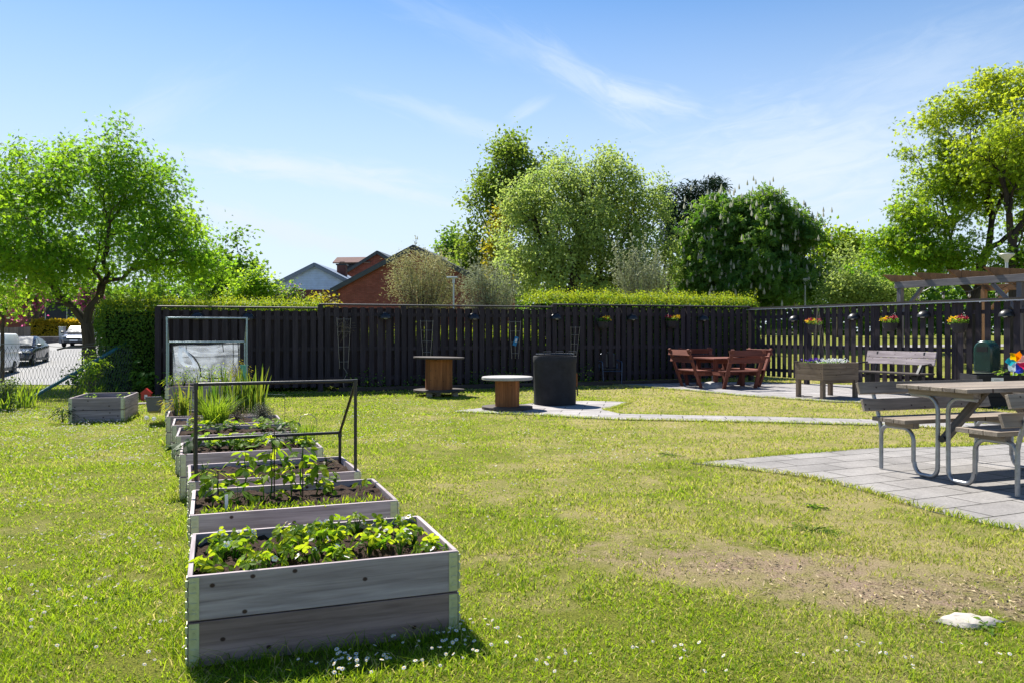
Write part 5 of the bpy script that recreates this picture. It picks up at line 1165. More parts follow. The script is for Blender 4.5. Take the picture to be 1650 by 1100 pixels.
mb = MB(); mb.tube([a_, c_2, P(150, 554, 20.4)-r_.location, d_], .022, 7); mb.build('rail', M_['twig'], r_)
mb = MB(); mb.tube([P(133, 555.5, 20.4)-r_.location, P(133, 640, 20.4)-r_.location], .02, 7); mb.build('stake', M_['twig'], r_)

# ------------------------------------------------------------------ spool tables, barrel
def planked_drum(root, r, z0, z1, n, mat):
    mb = MB()
    for k in range(n):
        a = 2*math.pi*(k+.5)/n; wd = 2*r*math.sin(math.pi/n)*.985
        mb.box((math.cos(a)*(r-.012), math.sin(a)*(r-.012), (z0+z1)/2), (.024, wd, z1-z0-rnd.random()*.004), a)
    mb.build('drum', M_[mat], root)
p = G(706, 638); p.y += .2
r_ = thing('spool_table', 'tall cable spool table with a dark top, standing on short blocks', 'table', p, R(20)); s = p.y/F
rt = 41*s; zt = zat(p, 576); zb = zat(p, 628)
mb = MB(); mb.lathe([(0, -.02), (rt*.985, -.02), (rt, -.014), (rt, .014), (rt*.985, .02), (0, .02)], (0, 0, zt), 40, Matrix.Rotation(R(1.2), 3, 'Y')); mb.build('top_disc', M_['dark_wood'], r_, smooth=30)
mb = MB(); mb.lathe([(0, -.02), (rt, -.02), (rt, .02), (0, .02)], (0, 0, zb), 40); mb.build('bottom_disc', M_['dark_wood'], r_, smooth=30)
planked_drum(r_, 21.5*s, zb+.02, zt-.03, 20, 'spool_wood')
for x, y in [(-.30, -.28), (.30, -.28), (0, .35), (-.05, -.1)]:
    mb = MB(); mb.box((x, y, zb/2-.01), (.12, .10, zb-.02)); mb.build('foot_block', M_['concrete'], r_, bevel=.006)
p = G(817, 663); p.y += .45
r_ = thing('spool_table', 'low cable spool table with a pale round top, standing on the paving', 'table', p, R(11)); s = p.y/F; rt = 41*s; zt = zat(p, 607)
mb = MB(); mb.lathe([(0, -.045), (rt-.01, -.045), (rt, -.035), (rt, .0), (rt-.012, .012), (0, .012)], (0, 0, zt), 40); mb.build('top_disc', M_['pale_top'] if 'pale_top' in M_ else M_['concrete'], r_, smooth=30)
mb = MB(); mb.lathe([(0, .02), (rt, .02), (rt, .065), (0, .065)], (0, 0, 0), 40); mb.build('bottom_disc', M_['dark_wood'], r_, smooth=30)
planked_drum(r_, 19.5*s, .065, zt-.045, 18, 'spool_wood')
p = G(896, 655); p.y += .44
r_ = thing('concrete_barrel', 'black painted concrete barbecue barrel with a grate on top', 'barbecue', p, R(15)); s = (p.y-.2)/F; rb = 35.2*s; zt = zat(p, 574)
mb = MB(); mb.lathe([(0, 0), (rb*.965, 0), (rb*.975, .05), (rb*.985, zt-.14), (rb*1.01, zt-.12), (rb*1.01, zt-.015), (rb, zt), (rb*.86, zt), (rb*.86, zt-.35), (0, zt-.35)], (0, 0, .012), 48); mb.build('barrel', M_['black_concrete'], r_, smooth=40)
mb = MB()
for y in np.linspace(-.28, .28, 9): w_ = math.sqrt(.36**2-y*y); mb.tube([(-w_, y, zt+.05), (w_, y, zt+.05)], .006, 5)
for a in range(24): b0 = 2*math.pi*a/24; b1 = 2*math.pi*(a+1)/24; mb.tube([(math.cos(b0)*.37, math.sin(b0)*.37, zt+.05), (math.cos(b1)*.37, math.sin(b1)*.37, zt+.05)], .009, 5)
for x, y in ((-.3, -.2), (.3, -.2), (.3, .2), (-.3, .2)): mb.tube([(x, y, zt), (x, y, zt+.06)], .008, 5)
for x in (-.3, -.05, .22): mb.tube([(x, -.2, zt+.06), (x, -.2, zt+.10), (x+.16, -.2, zt+.10), (x+.16, -.2, zt+.06)], .008, 5)
mb.build('grate', M_['black_metal'], r_)
mb = MB(); q = P(933.5, 640, p.y)-Vector(p); 
mb.beam((rb*1.02, -.05, .62), (rb*1.03, -.05, .36), .03, .03); t_ = mb.build('tongs_handle', M_['spool_wood'], r_); mb = MB(); mb.beam((rb*1.03, -.05, .36), (rb*1.07, -.06, .18), .018, .03); mb.build('tongs_tip', M_['dark_wood'], t_)

# ------------------------------------------------------------------ chairs and the red table set
def garden_chair(label, loc, rz, group='blue metal garden chairs'):
    root = thing('garden_chair', label, 'chair', loc, rz, group)   # faces -y
    mb = MB(); mb.box((0, 0, .43), (.46, .44, .02)); mb.build('seat', M_['black_plastic'], root, bevel=.006)
    mb = MB(); pts = [(-.25, .20, .42), (-.265, .26, .70)]+[(-.26*math.cos(a), .27+.03*math.sin(a), .72+.15*math.sin(a)) for a in np.linspace(0, math.pi, 11)]+[(.265, .26, .70), (.25, .20, .42)]
    mb.tube(pts, .013, 7); mb.build('back_frame', M_['blue_metal'], root, smooth=50)
    mb = MB(); n = 13; vs = []
    for z in np.linspace(.47, .83, 6):
        hw = .245 if z < .72 else .245*math.sqrt(max(0, 1-((z-.72)/.15)**2))
        for k in range(n): x = -hw+2*hw*k/(n-1); vs.append((x, .25+(z-.45)*.08-.03*math.cos(x*6), z))
    mb.add(vs, [(i*n+k, i*n+k+1, (i+1)*n+k+1, (i+1)*n+k) for i in range(5) for k in range(n-1)]); mb.build('backrest', M_['black_plastic'], root, smooth=60)
    for sx_ in (-1, 1):
        mb = MB(); mb.tube([(sx_*.25, -.26, 0), (sx_*.265, -.25, .40), (sx_*.27, -.23, .60), (sx_*.275, -.16, .64), (sx_*.275, .15, .64), (sx_*.265, .25, .68)], .013, 7); mb.build('arm_leg', M_['blue_metal'], root, smooth=50)
        mb = MB(); mb.tube([(sx_*.25, .20, .44), (sx_*.26, .34, 0)], .013, 7); mb.build('back_leg', M_['blue_metal'], root, smooth=50)
    mb = MB(); mb.tube([(-.25, -.24, .38), (.25, -.24, .38)], .010, 6); mb.tube([(-.26, .27, .28), (.26, .27, .28)], .010, 6); mb.build('cross_bar', M_['blue_metal'], root)
garden_chair('blue grey metal garden chair standing alone against the long fence', G(983, 619), R(8))
garden_chair('dark garden chair half hidden behind the red table, nearer its middle', G(1150, 611.5)+Vector((-.25, 0, 0)), R(35))
garden_chair('dark garden chair half hidden behind the right red bench', G(1200, 610)+Vector((.05, 0, 0)), R(-25))
cx_, cy_ = 5.45, 21.2
def red_set():
    root = thing('red_table_set', 'red stained wooden table with four high backed benches built on', 'picnic table', (cx_, cy_, .018), R(19)); w_ = M_['red_wood']
    mb = MB()
    for k in range(6): mb.box((-.55+.1833*(k+.5), 0, .735), (.176, 1.1, .036))
    mb.build('table_top', w_, root, bevel=.004)
    for sx_, sy_ in ((-1, -1), (1, -1), (1, 1), (-1, 1)):
        mb = MB(); mb.box((sx_*.40, sy_*.40, .37), (.095, .095, .69)); mb.build('table_leg', w_, root, bevel=.004)
    mb = MB()
    for v in (-.40, .40): mb.box((0, v-.07*np.sign(v), .37), (1.8, .04, .12)); mb.box((v+.07*np.sign(v), 0, .385), (.04, 1.8, .12)); mb.box((0, v*.9, .66), (.8, .04, .10))
    mb.build('frame_rails', w_, root, bevel=.003)
    for k in range(4):
        M = Matrix.Rotation(k*math.pi/2, 3, 'Z')
        def T(x, y, z): return M @ Vector((x, y, z))
        def plank(mb, c, d, tilt=0.): mb.box(T(*c), d, M @ Matrix.Rotation(tilt, 3, 'X'))
        mb = MB()
        for j in range(3): plank(mb, (0, -.74-.125*j, .435), (1.02, .118, .032))
        b_ = mb.build('bench_seat', w_, root, bevel=.004)
        mb = MB()
        for j in range(2): plank(mb, (0, -1.15-.055*j, .72+.17*j), (1.06, .034, .145), R(-17))
        mb.build('backrest', w_, root, bevel=.004)
        for x in (-.46, .46):
            mb = MB(); mb.beam(T(x, -.86, 0), T(x, -1.245, .985), .045, .095, M @ Vector((1, 0, 0))); mb.build('bench_leg', w_, root, bevel=.004)
        mb = MB(); mb.beam(T(-.40, -.72, .37), T(-.40, -1.02, .37), .04, .10); mb.beam(T(.40, -.72, .37), T(.40, -1.02, .37), .04, .10); mb.build('seat_bearer', w_, root)
red_set()
r_ = thing('parasol_base', 'grey concrete dome parasol foot with a short tube under the red table', 'parasol base', (5.15, 20.75, .018))
mb = MB(); mb.lathe([(.30, 0), (.30, .03), (.27, .08), (.18, .135), (.06, .155), (0, .155)], n=28); mb.build('dome', M_['concrete'], r_, smooth=50)
mb = MB(); mb.lathe([(.035, .14), (.035, .46), (.028, .46), (.028, .30), (0, .3)], n=14); mb.build('tube', M_['grey_plastic'], r_, smooth=40)
# ------------------------------------------------------------------ wooden planter on legs
def pansies(label, loc, n, w_, mat, seed, group):
    rs = np.random.default_rng(seed); root = thing('pansies', label, 'flowers', loc, R(24), group)
    c = np.stack([rs.normal(size=n)*w_, rs.normal(size=n)*w_*.6, rs.uniform(.03, .12, n)], 1); pos = np.repeat(c, 5, 0)+rs.normal(size=(n*5, 3))*.012
    leaves('blossom', pos, rs.normal(size=(n*5, 3))*.6+np.array([0, -.6, .7]), .042, T_OVAL, M_[mat], root)
    q = np.stack([rs.normal(size=n*5)*w_, rs.normal(size=n*5)*w_*.6, rs.uniform(0, .07, n*5)], 1); leaves('foliage', q, rs.normal(size=(n*5, 3))+np.array([0, 0, .7]), .045, T_OVAL, M_['green_leaf'], root)
def wood_planter():
    c0 = G(1326, 644); a1, a2 = R(26), R(128); root = thing('wooden_planter', 'raised wooden flower planter on four stout legs', 'planter', c0, a1)
    L, Wd, zb, zt = 1.06, .78, .40, .775; w_ = M_['planter_wood']
    for (c, d) in [((L/2, .015, 0), (L, .03)), ((L/2, Wd-.015, 0), (L, .03)), ((.015, Wd/2, 0), (.03, Wd-.064)), ((L-.015, Wd/2, 0), (.03, Wd-.064))]:
        mb = MB(); bh = (zt-zb)/3
        for k in range(3): mb.box((c[0], c[1], zb+bh*(k+.5)), (d[0], d[1], bh-.006))
        mb.build('side_panel', w_, root, bevel=.003)
    for x in (.05, L-.05):
        for y in (.05, Wd-.05): mb = MB(); mb.box((x, y, .32), (.085, .085, .62 if True else 0)); mb.build('leg', w_, root, bevel=.004)
    mb = MB(); mb.box((L/2, Wd/2, zb+.03), (L-.07, Wd-.07, .03)); mb.box((L/2, .06, zb-.03), (L-.15, .03, .06)); mb.build('bottom', w_, root); soil_patch(root, L, Wd, zt-.05, 9)
    for x in (.06, L-.10): mb = MB(); mb.box((x, Wd-.02, zt+.012), (.14, .09, .022)); mb.build('corner_cap', M_['dark_wood'], root, bevel=.003)
    def q(x, y): c, s = math.cos(a1), math.sin(a1); return (c0.x+x*c-y*s, c0.y+x*s+y*c, zt-.05)
    g = 'pansies in the wooden planter'
    pansies('dark purple pansies in the left corner of the wooden planter', q(.18, .50), 26, .09, 'purple_petal', 1, g); pansies('bright purple pansies at the middle back of the wooden planter', q(.52, .6), 22, .09, 'purple_petal', 2, g)
    pansies('white pansies in the middle of the wooden planter', q(.36, .22), 34, .11, 'white_petal', 3, g); pansies('white pansies at the right end of the wooden planter', q(.78, .28), 40, .12, 'white_petal', 4, g)
    r_ = thing('vine_wires', 'thin wire cage rising from the wooden planter toward the fence top', 'plant support', q(.42, .5), a1); mb = MB()
    for k in range(5): a = k*1.257; mb.tube([(.22*math.cos(a), .22*math.sin(a), 0), (.10*math.cos(a+.3), .10*math.sin(a+.3), .55), (-.04+.02*math.cos(a), 0, 1.28)], .0035, 4)
    mb.build('wires', M_['wire'], r_)
    r_ = thing('trowel', 'dark hand trowel lying on the paving under the wooden planter', 'garden tool', (c0.x-.22, c0.y+.50, .02), R(150)); mb = MB(); mb.tube([(0, 0, .03), (.14, 0, .03)], .014, 8); mb.build('handle', M_['black_plastic'], r_)
    mb = MB(); mb.slab([(-.18, 0), (-.13, -.045), (0, -.03), (0, .03), (-.13, .045)], .014, .03); mb.build('blade', M_['black_metal'], r_)
wood_planter()
# ------------------------------------------------------------------ park bench by the slat fence
def park_bench():
    p = on_right(1470, 0); p = Vector(p)-Vector((RN.x, RN.y, 0))*0; off = Vector((-.906, -.424, 0)).normalized()*.55
    root = thing('park_bench', 'park bench with two grey back planks and black metal frame, by the slat fence', 'bench', p+off, RA)   # local -y looks into the garden
    L = 1.86; sz_ = .50
    mb = MB()
    for k in range(2): mb.box((0, .12+.035*k, sz_+.26+.155*k), (L, .032, .148), Matrix.Rotation(R(-13), 3, 'X'))
    mb.build('backrest', M_['grey_wood'], root, bevel=.004)
    mb = MB()
    for k in range(4): mb.box((0, .05-.125*k, sz_), (L, .115, .036))
    mb.build('seat', M_['dark_wood'], root, bevel=.004)
    for x in (-L*.34, L*.34):
        mb = MB(); mb.beam((x, -.28, sz_-.04), (x, .10, sz_-.04), .06, .05); mb.beam((x, .08, sz_-.06), (x, .175, sz_+.48), .05, .05); mb.beam((x, -.10, 0), (x, -.10, sz_-.03), .16, .14); mb.box((x, -.10, .015), (.24, .24, .03)); mb.build('support', M_['black_metal'], root, bevel=.006)
    for x in (-L*.5+.03, L*.5-.10):
        mb = MB(); mb.beam((x, -.34, sz_-.02), (x, -.20, sz_+.20), .07, .05); mb.beam((x, -.20, sz_+.19), (x, .10, sz_+.22), .05, .03); mb.build('armrest', M_['black_metal'], root, bevel=.004)
park_bench()
# ------------------------------------------------------------------ bin, black planter, pinwheel
def waste_bin():
    p = P(1590, 600, 16.3); root = thing('waste_bin', 'dark green round topped litter bin on a post by the slat fence', 'litter bin', (p.x, p.y, 0), R(-62))
    h0, h1, wd, dp = .63, 1.26, .38, .30; r = .18; poly = [(-wd/2, h0), (wd/2, h0)]+[(wd/2*math.cos(a), h1-r+r*math.sin(a)) for a in np.linspace(0, math.pi, 14)]
    mb = MB(); mb.prism(poly, -dp/2, dp/2); mb.build('body', M_['bin_green'], root, smooth=40, bevel=.03)
    mb = MB(); mb.box((0, -dp/2-.004, h1-.17), (.22, .01, .10)); mb.build('opening', M_['black_plastic'], root)
    mb = MB(); mb.box((0, 0, h0-.012), (wd-.02, dp-.02, .02)); mb.build('bottom_rim', M_['zinc'], root)
    for x in (-.10, .10): mb = MB(); mb.box((x, .08, .31), (.05, .05, .62)); mb.build('post', M_['tube_steel'], root)
    mb = MB(); mb.box((0, dp/2+.03, .62), (.07, .04, 1.20)); mb.build('back_rail', M_['tube_steel'], root)
waste_bin()
def black_planter():
    p = P(1574, 640, 15.3); root = thing('black_planter', 'black two board planter box with a white sticker, beneath the green bin', 'planter', (p.x, p.y, 0), R(-8)); L, Wd, zt = 1.9, .8, .625
    for c in range(3):
        z = c*.208
        for (x, y, dx, dy) in [(L/2, .011, L, .022), (L/2, Wd-.011, L, .022), (.011, Wd/2, .022, Wd-.05), (L-.011, Wd/2, .022, Wd-.05)]: mb = MB(); mb.box((x, y, z+.104), (dx, dy, .203)); mb.build('side_board', M_['black_board'], root, bevel=.003)
    for x in (0, .74): mb = MB(); mb.box((x+.02, -.003, zt-.11), (.035, .004, .19)); [mb.tube([(x+.02, -.004, zt-.02-k*.045), (x+.02, -.010, zt-.02-k*.045)], .006, 6) for k in range(5)]; mb.build('corner_hinge', M_['black_metal'], root)
    soil_patch(root, L, Wd, zt-.06, 12)
    mb = MB(); mb.box((.36, -.004, zt-.10), (.215, .005, .105)); st_ = mb.build('sticker', M_['white_plastic'], root)
    mb = MB()
    for k, wd in enumerate((.014, .010, .016, .012, .013, .009)): mb.box((.31+k*.019, -.008, zt-.088), (wd, .002, .014))
    mb.build('print', M_['text_grey'], st_)
    for x, y, n, lab in [(.95, .35, 16, 'small green plant at the pinwheel stick in the black planter'), (1.25, .3, 16, 'white edged green plant right of the pinwheel in the black planter'), (.62, .4, 8, 'low sprouts left of the pinwheel in the black planter')]:
        c, s = math.cos(R(-8)), math.sin(R(-8)); plant('leafy_plant', lab, 'plant', (p.x+x*c-y*s, p.y+x*s+y*c, zt-.06), n, .14, .13, .08, T_OVAL, 'young_leaf', int(x*70), per=2)
    w0 = thing('pinwheel', 'rainbow pinwheel on a white stick stuck in the black planter', 'pinwheel', P(1637, 583, 15.2)); w0.rotation_euler = (0, R(6), 0)
    mb = MB(); mb.tube([(0, .03, 0), (-.01, .03, -.56)], .006, 8); mb.build('stick', M_['white_plastic'], w0)
    cols = ['orange', 'pink', 'crimson', 'blue', 'ice', 'cyan', 'yellow']
    for k, cn in enumerate(cols):
        a0 = math.pi/2-.35-k*2*math.pi/7; vs, fs = [], []; n = 6
        for i in range(n):
            t = i/(n-1); rr = .04+.17*t; wd = .085*math.sin(math.pi*min(.12+t*.80, 1)); cc = a0+.25*t
            for sgn, dz in ((-1, .0), (0, -.045*math.sin(math.pi*t)-.01), (1, -.075*t)):
                aa = cc; vs.append((math.cos(aa)*rr-math.sin(aa)*wd*sgn, dz-.01, math.sin(aa)*rr+math.cos(aa)*wd*sgn))
        vs.append((0, -.02, 0)); fs = [(i*3+j, i*3+j+1, (i+1)*3+j+1, (i+1)*3+j) for i in range(n-1) for j in range(2)]+[(0, 1, n*3), (1, 2, n*3)]
        mb = MB(); mb.add(vs, fs); b_ = mb.build('petal', M_['pin_'+cn], w0, smooth=60); b_['label'] = {'ice': 'pale icy blue', 'pink': 'pale pink'}.get(cn, cn)+' pinwheel petal'
    mb = MB(); mb.lathe([(0, -.03), (.014, -.02), (.014, .03), (0, .03)], M=Matrix.Rotation(R(90), 3, 'X'), n=10); mb.build('hub', M_['white_plastic'], w0)
M_['black_board'] = wood('black_painted_board', (.012, .012, .016), (.03, .03, .036), knots=False, rough=.6)
M_['text_grey'] = plain('grey_print', (.16, .17, .22), .6)
black_planter()
# ------------------------------------------------------------------ picnic table with built-on benches (nearest, right)
def picnic():
    o = G(1409, 757)+U*.05; a = R(19.5); root = thing('picnic_table', 'weathered picnic table with backed benches on bent steel tubes', 'picnic table', (o.x, o.y, .016), a)
    # local x along the table, local -y toward the viewer; first end frame at x=0
    w_ = M_['table_wood']; r = .0215
    def arc(c, r_, a0, a1, n=6): return [(c[0]+r_*math.cos(t), c[1]+r_*math.sin(t)) for t in np.linspace(a0, a1, n)]
    pi = math.pi; SW, TH, ST = .74, .80, .455   # seat to table centre, table underside, seat underside
    for x in (.04, 1.36):
        for sg, y0 in ((-1, 0.), (1, -1.54)):       # one bent tube per side: back leg, seat arch, floor run, table upright
            pr = [(0, 0), (0, ST-.10)]+arc((.10, ST-.10), .10, pi, pi/2)+arc((.30, ST-.12), .12, pi/2, 0)[0:]+[(.42, .13)]+arc((.55, .13), .13-r*.5, pi, 1.5*pi)+arc((.60, .12), .12-r*.5, 1.5*pi, 2*pi)+[(.712, TH-.14)]+arc((.58, TH-.13), .13, 0, pi/2)+[(.40, TH)]
            pts = [(x, y0+sg*(d if d < .65 else d), max(z, r)) for d, z in pr]
            mb = MB(); mb.tube(pts, r, 12); mb.build('tube_frame', M_['tube_steel'], root, smooth=40)
            mb = MB(); mb.tube([(x, y0+sg*.0-.0, 0), (x, y0, .40), (x, y0-sg*.02, .50), (x, y0-sg*.14, .86)], r*.95, 10)
            mb.build('back_post', M_['tube_steel'], root, smooth=40)
            mb = MB(); mb.box((x, y0+sg*.27, ST+.03), (.34 if False else .08, .36, .05)); mb.build('seat_bearer', w_, root)
        mb = MB(); mb.box((x, -.77, TH+.035), (.09, .74, .055)); mb.build('top_bearer', w_, root)
    x0, L = -.13, 1.68
    for sg, y0 in ((-1, 0.), (1, -1.54)):
        mb = MB()
        for k in range(3): mb.box((x0+L/2, y0+sg*(.12+.145*k), ST+.077), (L, .138, .042))
        mb.build('seat', w_, root, bevel=.004)
        mb = MB()
        for j, z in enumerate((.66, .83)): mb.box((x0+L/2-.02, y0-sg*(.055+.065*j)+sg*.03, z), (L+.06, .036, .125), Matrix.Rotation(sg*R(-18) if sg < 0 else R(-18), 3, 'X') if sg > 0 else Matrix.Rotation(R(-18), 3, 'X'))
        mb.build('backrest', w_, root, bevel=.004)
    mb = MB()
    for k in range(6): mb.box((x0+L/2+.06, -.77+(k-2.5)*.138, TH+.083), (L+.10, .130, .038))
    mb.build('table_top', w_, root, bevel=.004)
    for x, d in ((.06, 1), (1.34, -1)): mb = MB(); mb.beam((x, -.77, .40), (x+d*.52, -.77, TH+.05), .045, .09, (0, 1, 0)); mb.build('brace', w_, root, bevel=.003)
    mb = MB(); mb.tube([(.0, -.79, .40), (.10, -.75, .40)], .03, 8); mb.build('bolt', M_['black_metal'], root)
picnic()
# ------------------------------------------------------------------ pergola with a string of bulbs
def pergola():
    o = Vector((10.07, 21.0, 0)); root = thing('pergola', 'wooden pergola with braced posts and pointed rafters behind the slat fence', 'pergola', o, RA); w_ = M_['pergola_wood']; g = M_['grey_beam']
    Hb = 2.62; DP = 3.3; L = 6.3       # local x along the fence toward the viewer, local +y away from the garden
    for y, m in ((0, g), (DP, w_)):
        for x in (0, 3.14, 6.28):
            mb = MB(); mb.box((x, y, Hb/2-.2), (.12, .12, Hb+.36)); mb.build('post', m, root, bevel=.004)
            for d in (-1, 1):
                if (x == 0 and d < 0) or (x == 6.28 and d > 0): continue
                mb = MB(); mb.beam((x+d*.05, y, Hb-.72), (x+d*.66, y, Hb-.06), .07, .09, (0, 1, 0)); mb.build('brace', m, root, bevel=.003)
        mb = MB(); mb.box((L/2, y+(-.065 if y == 0 else .065), Hb+.02), (L+.2, .07, .17)); mb.build('beam', m, root, bevel=.004)
    z = Hb+.115
    for k in range(8):
        x = -.1+k*.91; mb = MB(); poly = [(-.50, .085), (DP+.5, .085), (DP+.5, .06), (DP+.25, -.09+.0), (-.18, -.09), (-.36, .0)]
        mb.add([(x-.03, a, z+.085+b) for a, b in poly]+[(x+.03, a, z+.085+b) for a, b in poly], [tuple(range(6)), tuple(range(11, 5, -1))]+[(i, i+6, (i+1) % 6+6, (i+1) % 6) for i in range(6)])
        mb.build('rafter', w_, root, bevel=.003)
    r_ = thing('string_lights', 'string of bare bulbs slung under the pergola', 'string lights', o, RA); mb = MB(); pts = []; bulbs = []
    for k in range(6):
        for t in np.linspace(0, 1, 6)[:-1]: pts.append((.1+(k+t)*.62, .12+.10*k, Hb-.06-.16*4*t*(1-t)))
        bulbs.append((.1+(k+.5)*.62, .12+.10*(k+.0)+.05, Hb-.24))
    mb.tube(pts, .007, 5); mb.build('cable', M_['black_plastic'], r_)
    for b_ in bulbs:
        mb = MB(); mb.tube([(b_[0], b_[1], b_[2]+.05), (b_[0], b_[1], b_[2]-.03)], .022, 8); s_ = mb.build('socket', M_['black_plastic'], r_)
        mb = MB(); mb.lathe([(.012, 0), (.03, -.04), (.032, -.065), (.02, -.095), (0, -.10)], (b_[0], b_[1], b_[2]-.02), 12); mb.build('bulb', M_['bulb'], s_, smooth=60)
M_['grey_beam'] = wood('grey_pergola_beam', (.13, .12, .12), (.25, .235, .24), knots=False)
pergola()
# ------------------------------------------------------------------ street lamps
def lamp_post(label, px, py, Y, ht_off=0, style=0, zb=None):
    p = P(px, py, Y); z0 = float(terrain(p.x, p.y)) if zb is None else zb; root = thing('lamp_post', label, 'street lamp', (p.x, p.y, z0), 0); h = p.z-z0
    mb = MB(); mb.tube([(0, 0, -.1), (0, 0, 1.1), (0, 0, 1.1), (0, 0, h-.18)], [.07, .07, .05, .045] if style == 0 else [.045, .045, .03, .025], 12); mb.build('post', M_['post_grey'], root, smooth=40)
    if style == 0: mb = MB(); mb.lathe([(.05, -.30), (.07, -.20), (.22, -.06), (.235, -.02), (.22, 0), (0, .025)], (0, 0, h), 24); mb.build('lamp_head', M_['lamp_white'], root, smooth=40)
    else: mb = MB(); mb.box((-.05, 0, h-.05), (.36, .16, .06)); mb.tube([(0, 0, h-.25), (0, 0, h-.05)], .05, 8); mb.build('lamp_head', M_['lamp_white'], root, bevel=.02)
lamp_post('grey street lamp with a shallow cone head rising behind the pergola', 1622, 409, 27)
lamp_post('distant street lamp with a small disc head in front of the chestnut', 1297, 449, 44)
lamp_post('thin pale lamp post between the two flowering shrubs', 731, 445, 26.8, style=1)
# ------------------------------------------------------------------ houses
def gable_house(name, label, apex, half, eave_dy, Y, depth, rz, wall, roof, trim, wall2=None, split=None, rt=.16, over=.35, win=None, chim=None, extra=None):
    a = P(*apex, Y); root = thing(name, label, 'house', (a.x, a.y, 0), R(rz)); zA = a.z; hw = half*Y/F; zE = zA-eave_dy*Y/F; zs = (split if split is not None else -.5)
    def gable(mb, y): pass
    mb = MB()
    zlo = zs if wall2 else -.5
    poly = [(-hw, zlo), (hw, zlo), (hw, zE), (0, zA-.08), (-hw, zE)]
    mb.prism(poly, 0, depth); mb.build('gable_wall' if wall2 else 'wall', M_[wall], root)
    if wall2: mb = MB(); mb.prism([(-hw+.04, -.5), (hw-.04, -.5), (hw-.04, zs-.002), (-hw+.04, zs-.002)], .05, depth-.05); mb.build('wall', M_[wall2], root)
    ov = .45; sl = (zA-zE)/hw
    rf = None
    for sg in (-1, 1):
        mb = MB(); p0, p1 = Vector((0, depth/2, zA)), Vector((sg*(hw+ov), depth/2, zE-ov*sl)); d = (p1-p0); L = d.length; ang = math.atan2(d.z, abs(d.x))
        mb.box((p0+p1)/2+Vector((0, 0, rt/2)), (L, depth+2*over, rt), Matrix.Rotation(-ang if sg > 0 else ang, 3, 'Y') if sg > 0 else Matrix.Rotation(ang, 3, 'Y')); o = mb.build('roof', M_[roof], root); rf = rf or o
        mb = MB(); mb.beam((0, -over-.02, zA-.06), (sg*(hw+ov), -over-.02, zE-ov*sl-.06), .05, .24, (0, 0, 1)); mb.build('barge_board', M_[trim], root)
    mb = MB(); mb.tube([(-hw-.12, -over-.02, zE-.25), (-hw-.02, -.06, zE-.55), (-hw-.02, -.06, -.4)], .055, 8); mb.build('downpipe', M_[trim], root)
    for (x, z, w_, h_) in (win or []):
        mb = MB()
        for (cx, cz, dx, dz) in [(x-w_/2, z, .09, h_+.09), (x+w_/2, z, .09, h_+.09), (x, z-h_/2, w_-.09, .09), (x, z+h_/2, w_-.09, .09)]: mb.box((cx, -.02, cz), (dx, .10, dz))
        f_ = mb.build('window', M_['lamp_white'], root); mb = MB(); mb.box((x, -.002, z), (w_-.08, .02, h_-.08)); mb.build('pane', M_['window_glass'], f_)
    if chim:
        mb = MB(); x, y, zt_, w_ = chim; mb.box((x, y, zt_-.9), (w_, w_, 1.8)); ch_ = mb.build('chimney', M_['brick_dark'], root); mb = MB(); mb.box((x, y, zt_+.05), (w_+.16, w_+.16, .12)); mb.tube([(x-.2, y, zt_+.1), (x-.2, y, zt_+.3), (x+.2, y, zt_+.3), (x+.2, y, zt_+.1)], .03, 6); mb.build('chimney_cap', M_['black_metal'], ch_)
    if extra: extra(root, hw, zA, zE)
    return root
gable_house('brick_house', 'red brick house with a wide dark roofed gable behind the straw coloured shrub', (668, 399), 128, 64, 55, 11, -8, 'brick', 'roof_dark', 'roof_dark')
def blue_extra(root, hw, zA, zE):
    mb = MB()
    for k in range(5): mb.box((-hw*.62+k*.16, 5, zA-.95), (.04, .04, .5))
    mb.box((-hw*.62+.32, 5, zA-.68), (.8, .05, .05)); mb.build('roof_ladder', M_['roof_dark'], root)
gable_house('blue_gabled_house', 'house with pale blue boarded gable over a brown brick ground floor', (508, 427), 62, 31, 66, 10, 0, 'siding_blue', 'trim_blue', 'trim_blue', 'brick_dark', zat(Vector((0, 66, 0)), 467), win=[(-1.0, 2.75-.2, 1.0, 1.9), (-3.2, 2.9, .7, 1.1)], chim=(1.35, 4, zat(Vector((0, 70, 0)), 428), .75), extra=blue_extra)
def dorm(root, hw, zA, zE):
    mb = MB(); mb.box((-2.9, 1.4, zA-1.75), (2.6, 2.2, 1.7)); mb.build('dormer_wall', M_['siding_dark'], root)
    mb = MB(); mb.box((-2.7, .5, zA-.72), (3.9, 1.6, .12), Matrix.Rotation(R(24), 3, 'X')); mb.build('dormer_roof', M_['roof_tile'], root)
gable_house('tall_brick_house', 'taller brick gable with a tiled side dormer peeking out behind the blue gabled house', (609, 407), 76, 46, 82, 9, -6, 'brick', 'roof_dark', 'roof_dark', extra=dorm)
b = (P(598, 424, 60).x, 60, 0)
shrub('garden_conifer', 'dark rounded bush top showing between the brick gables', 'shrub', (b[0]+1.0, 74, 0), [(0, 0, zat(Vector((0, 74, 0)), 430), 1.3, 1.2, .9), (0, 0, 4.4, 1.6, 1.4, 2.4)], 130, 30, .3, T_DIAMOND, 'green_leaf', 90, .3)
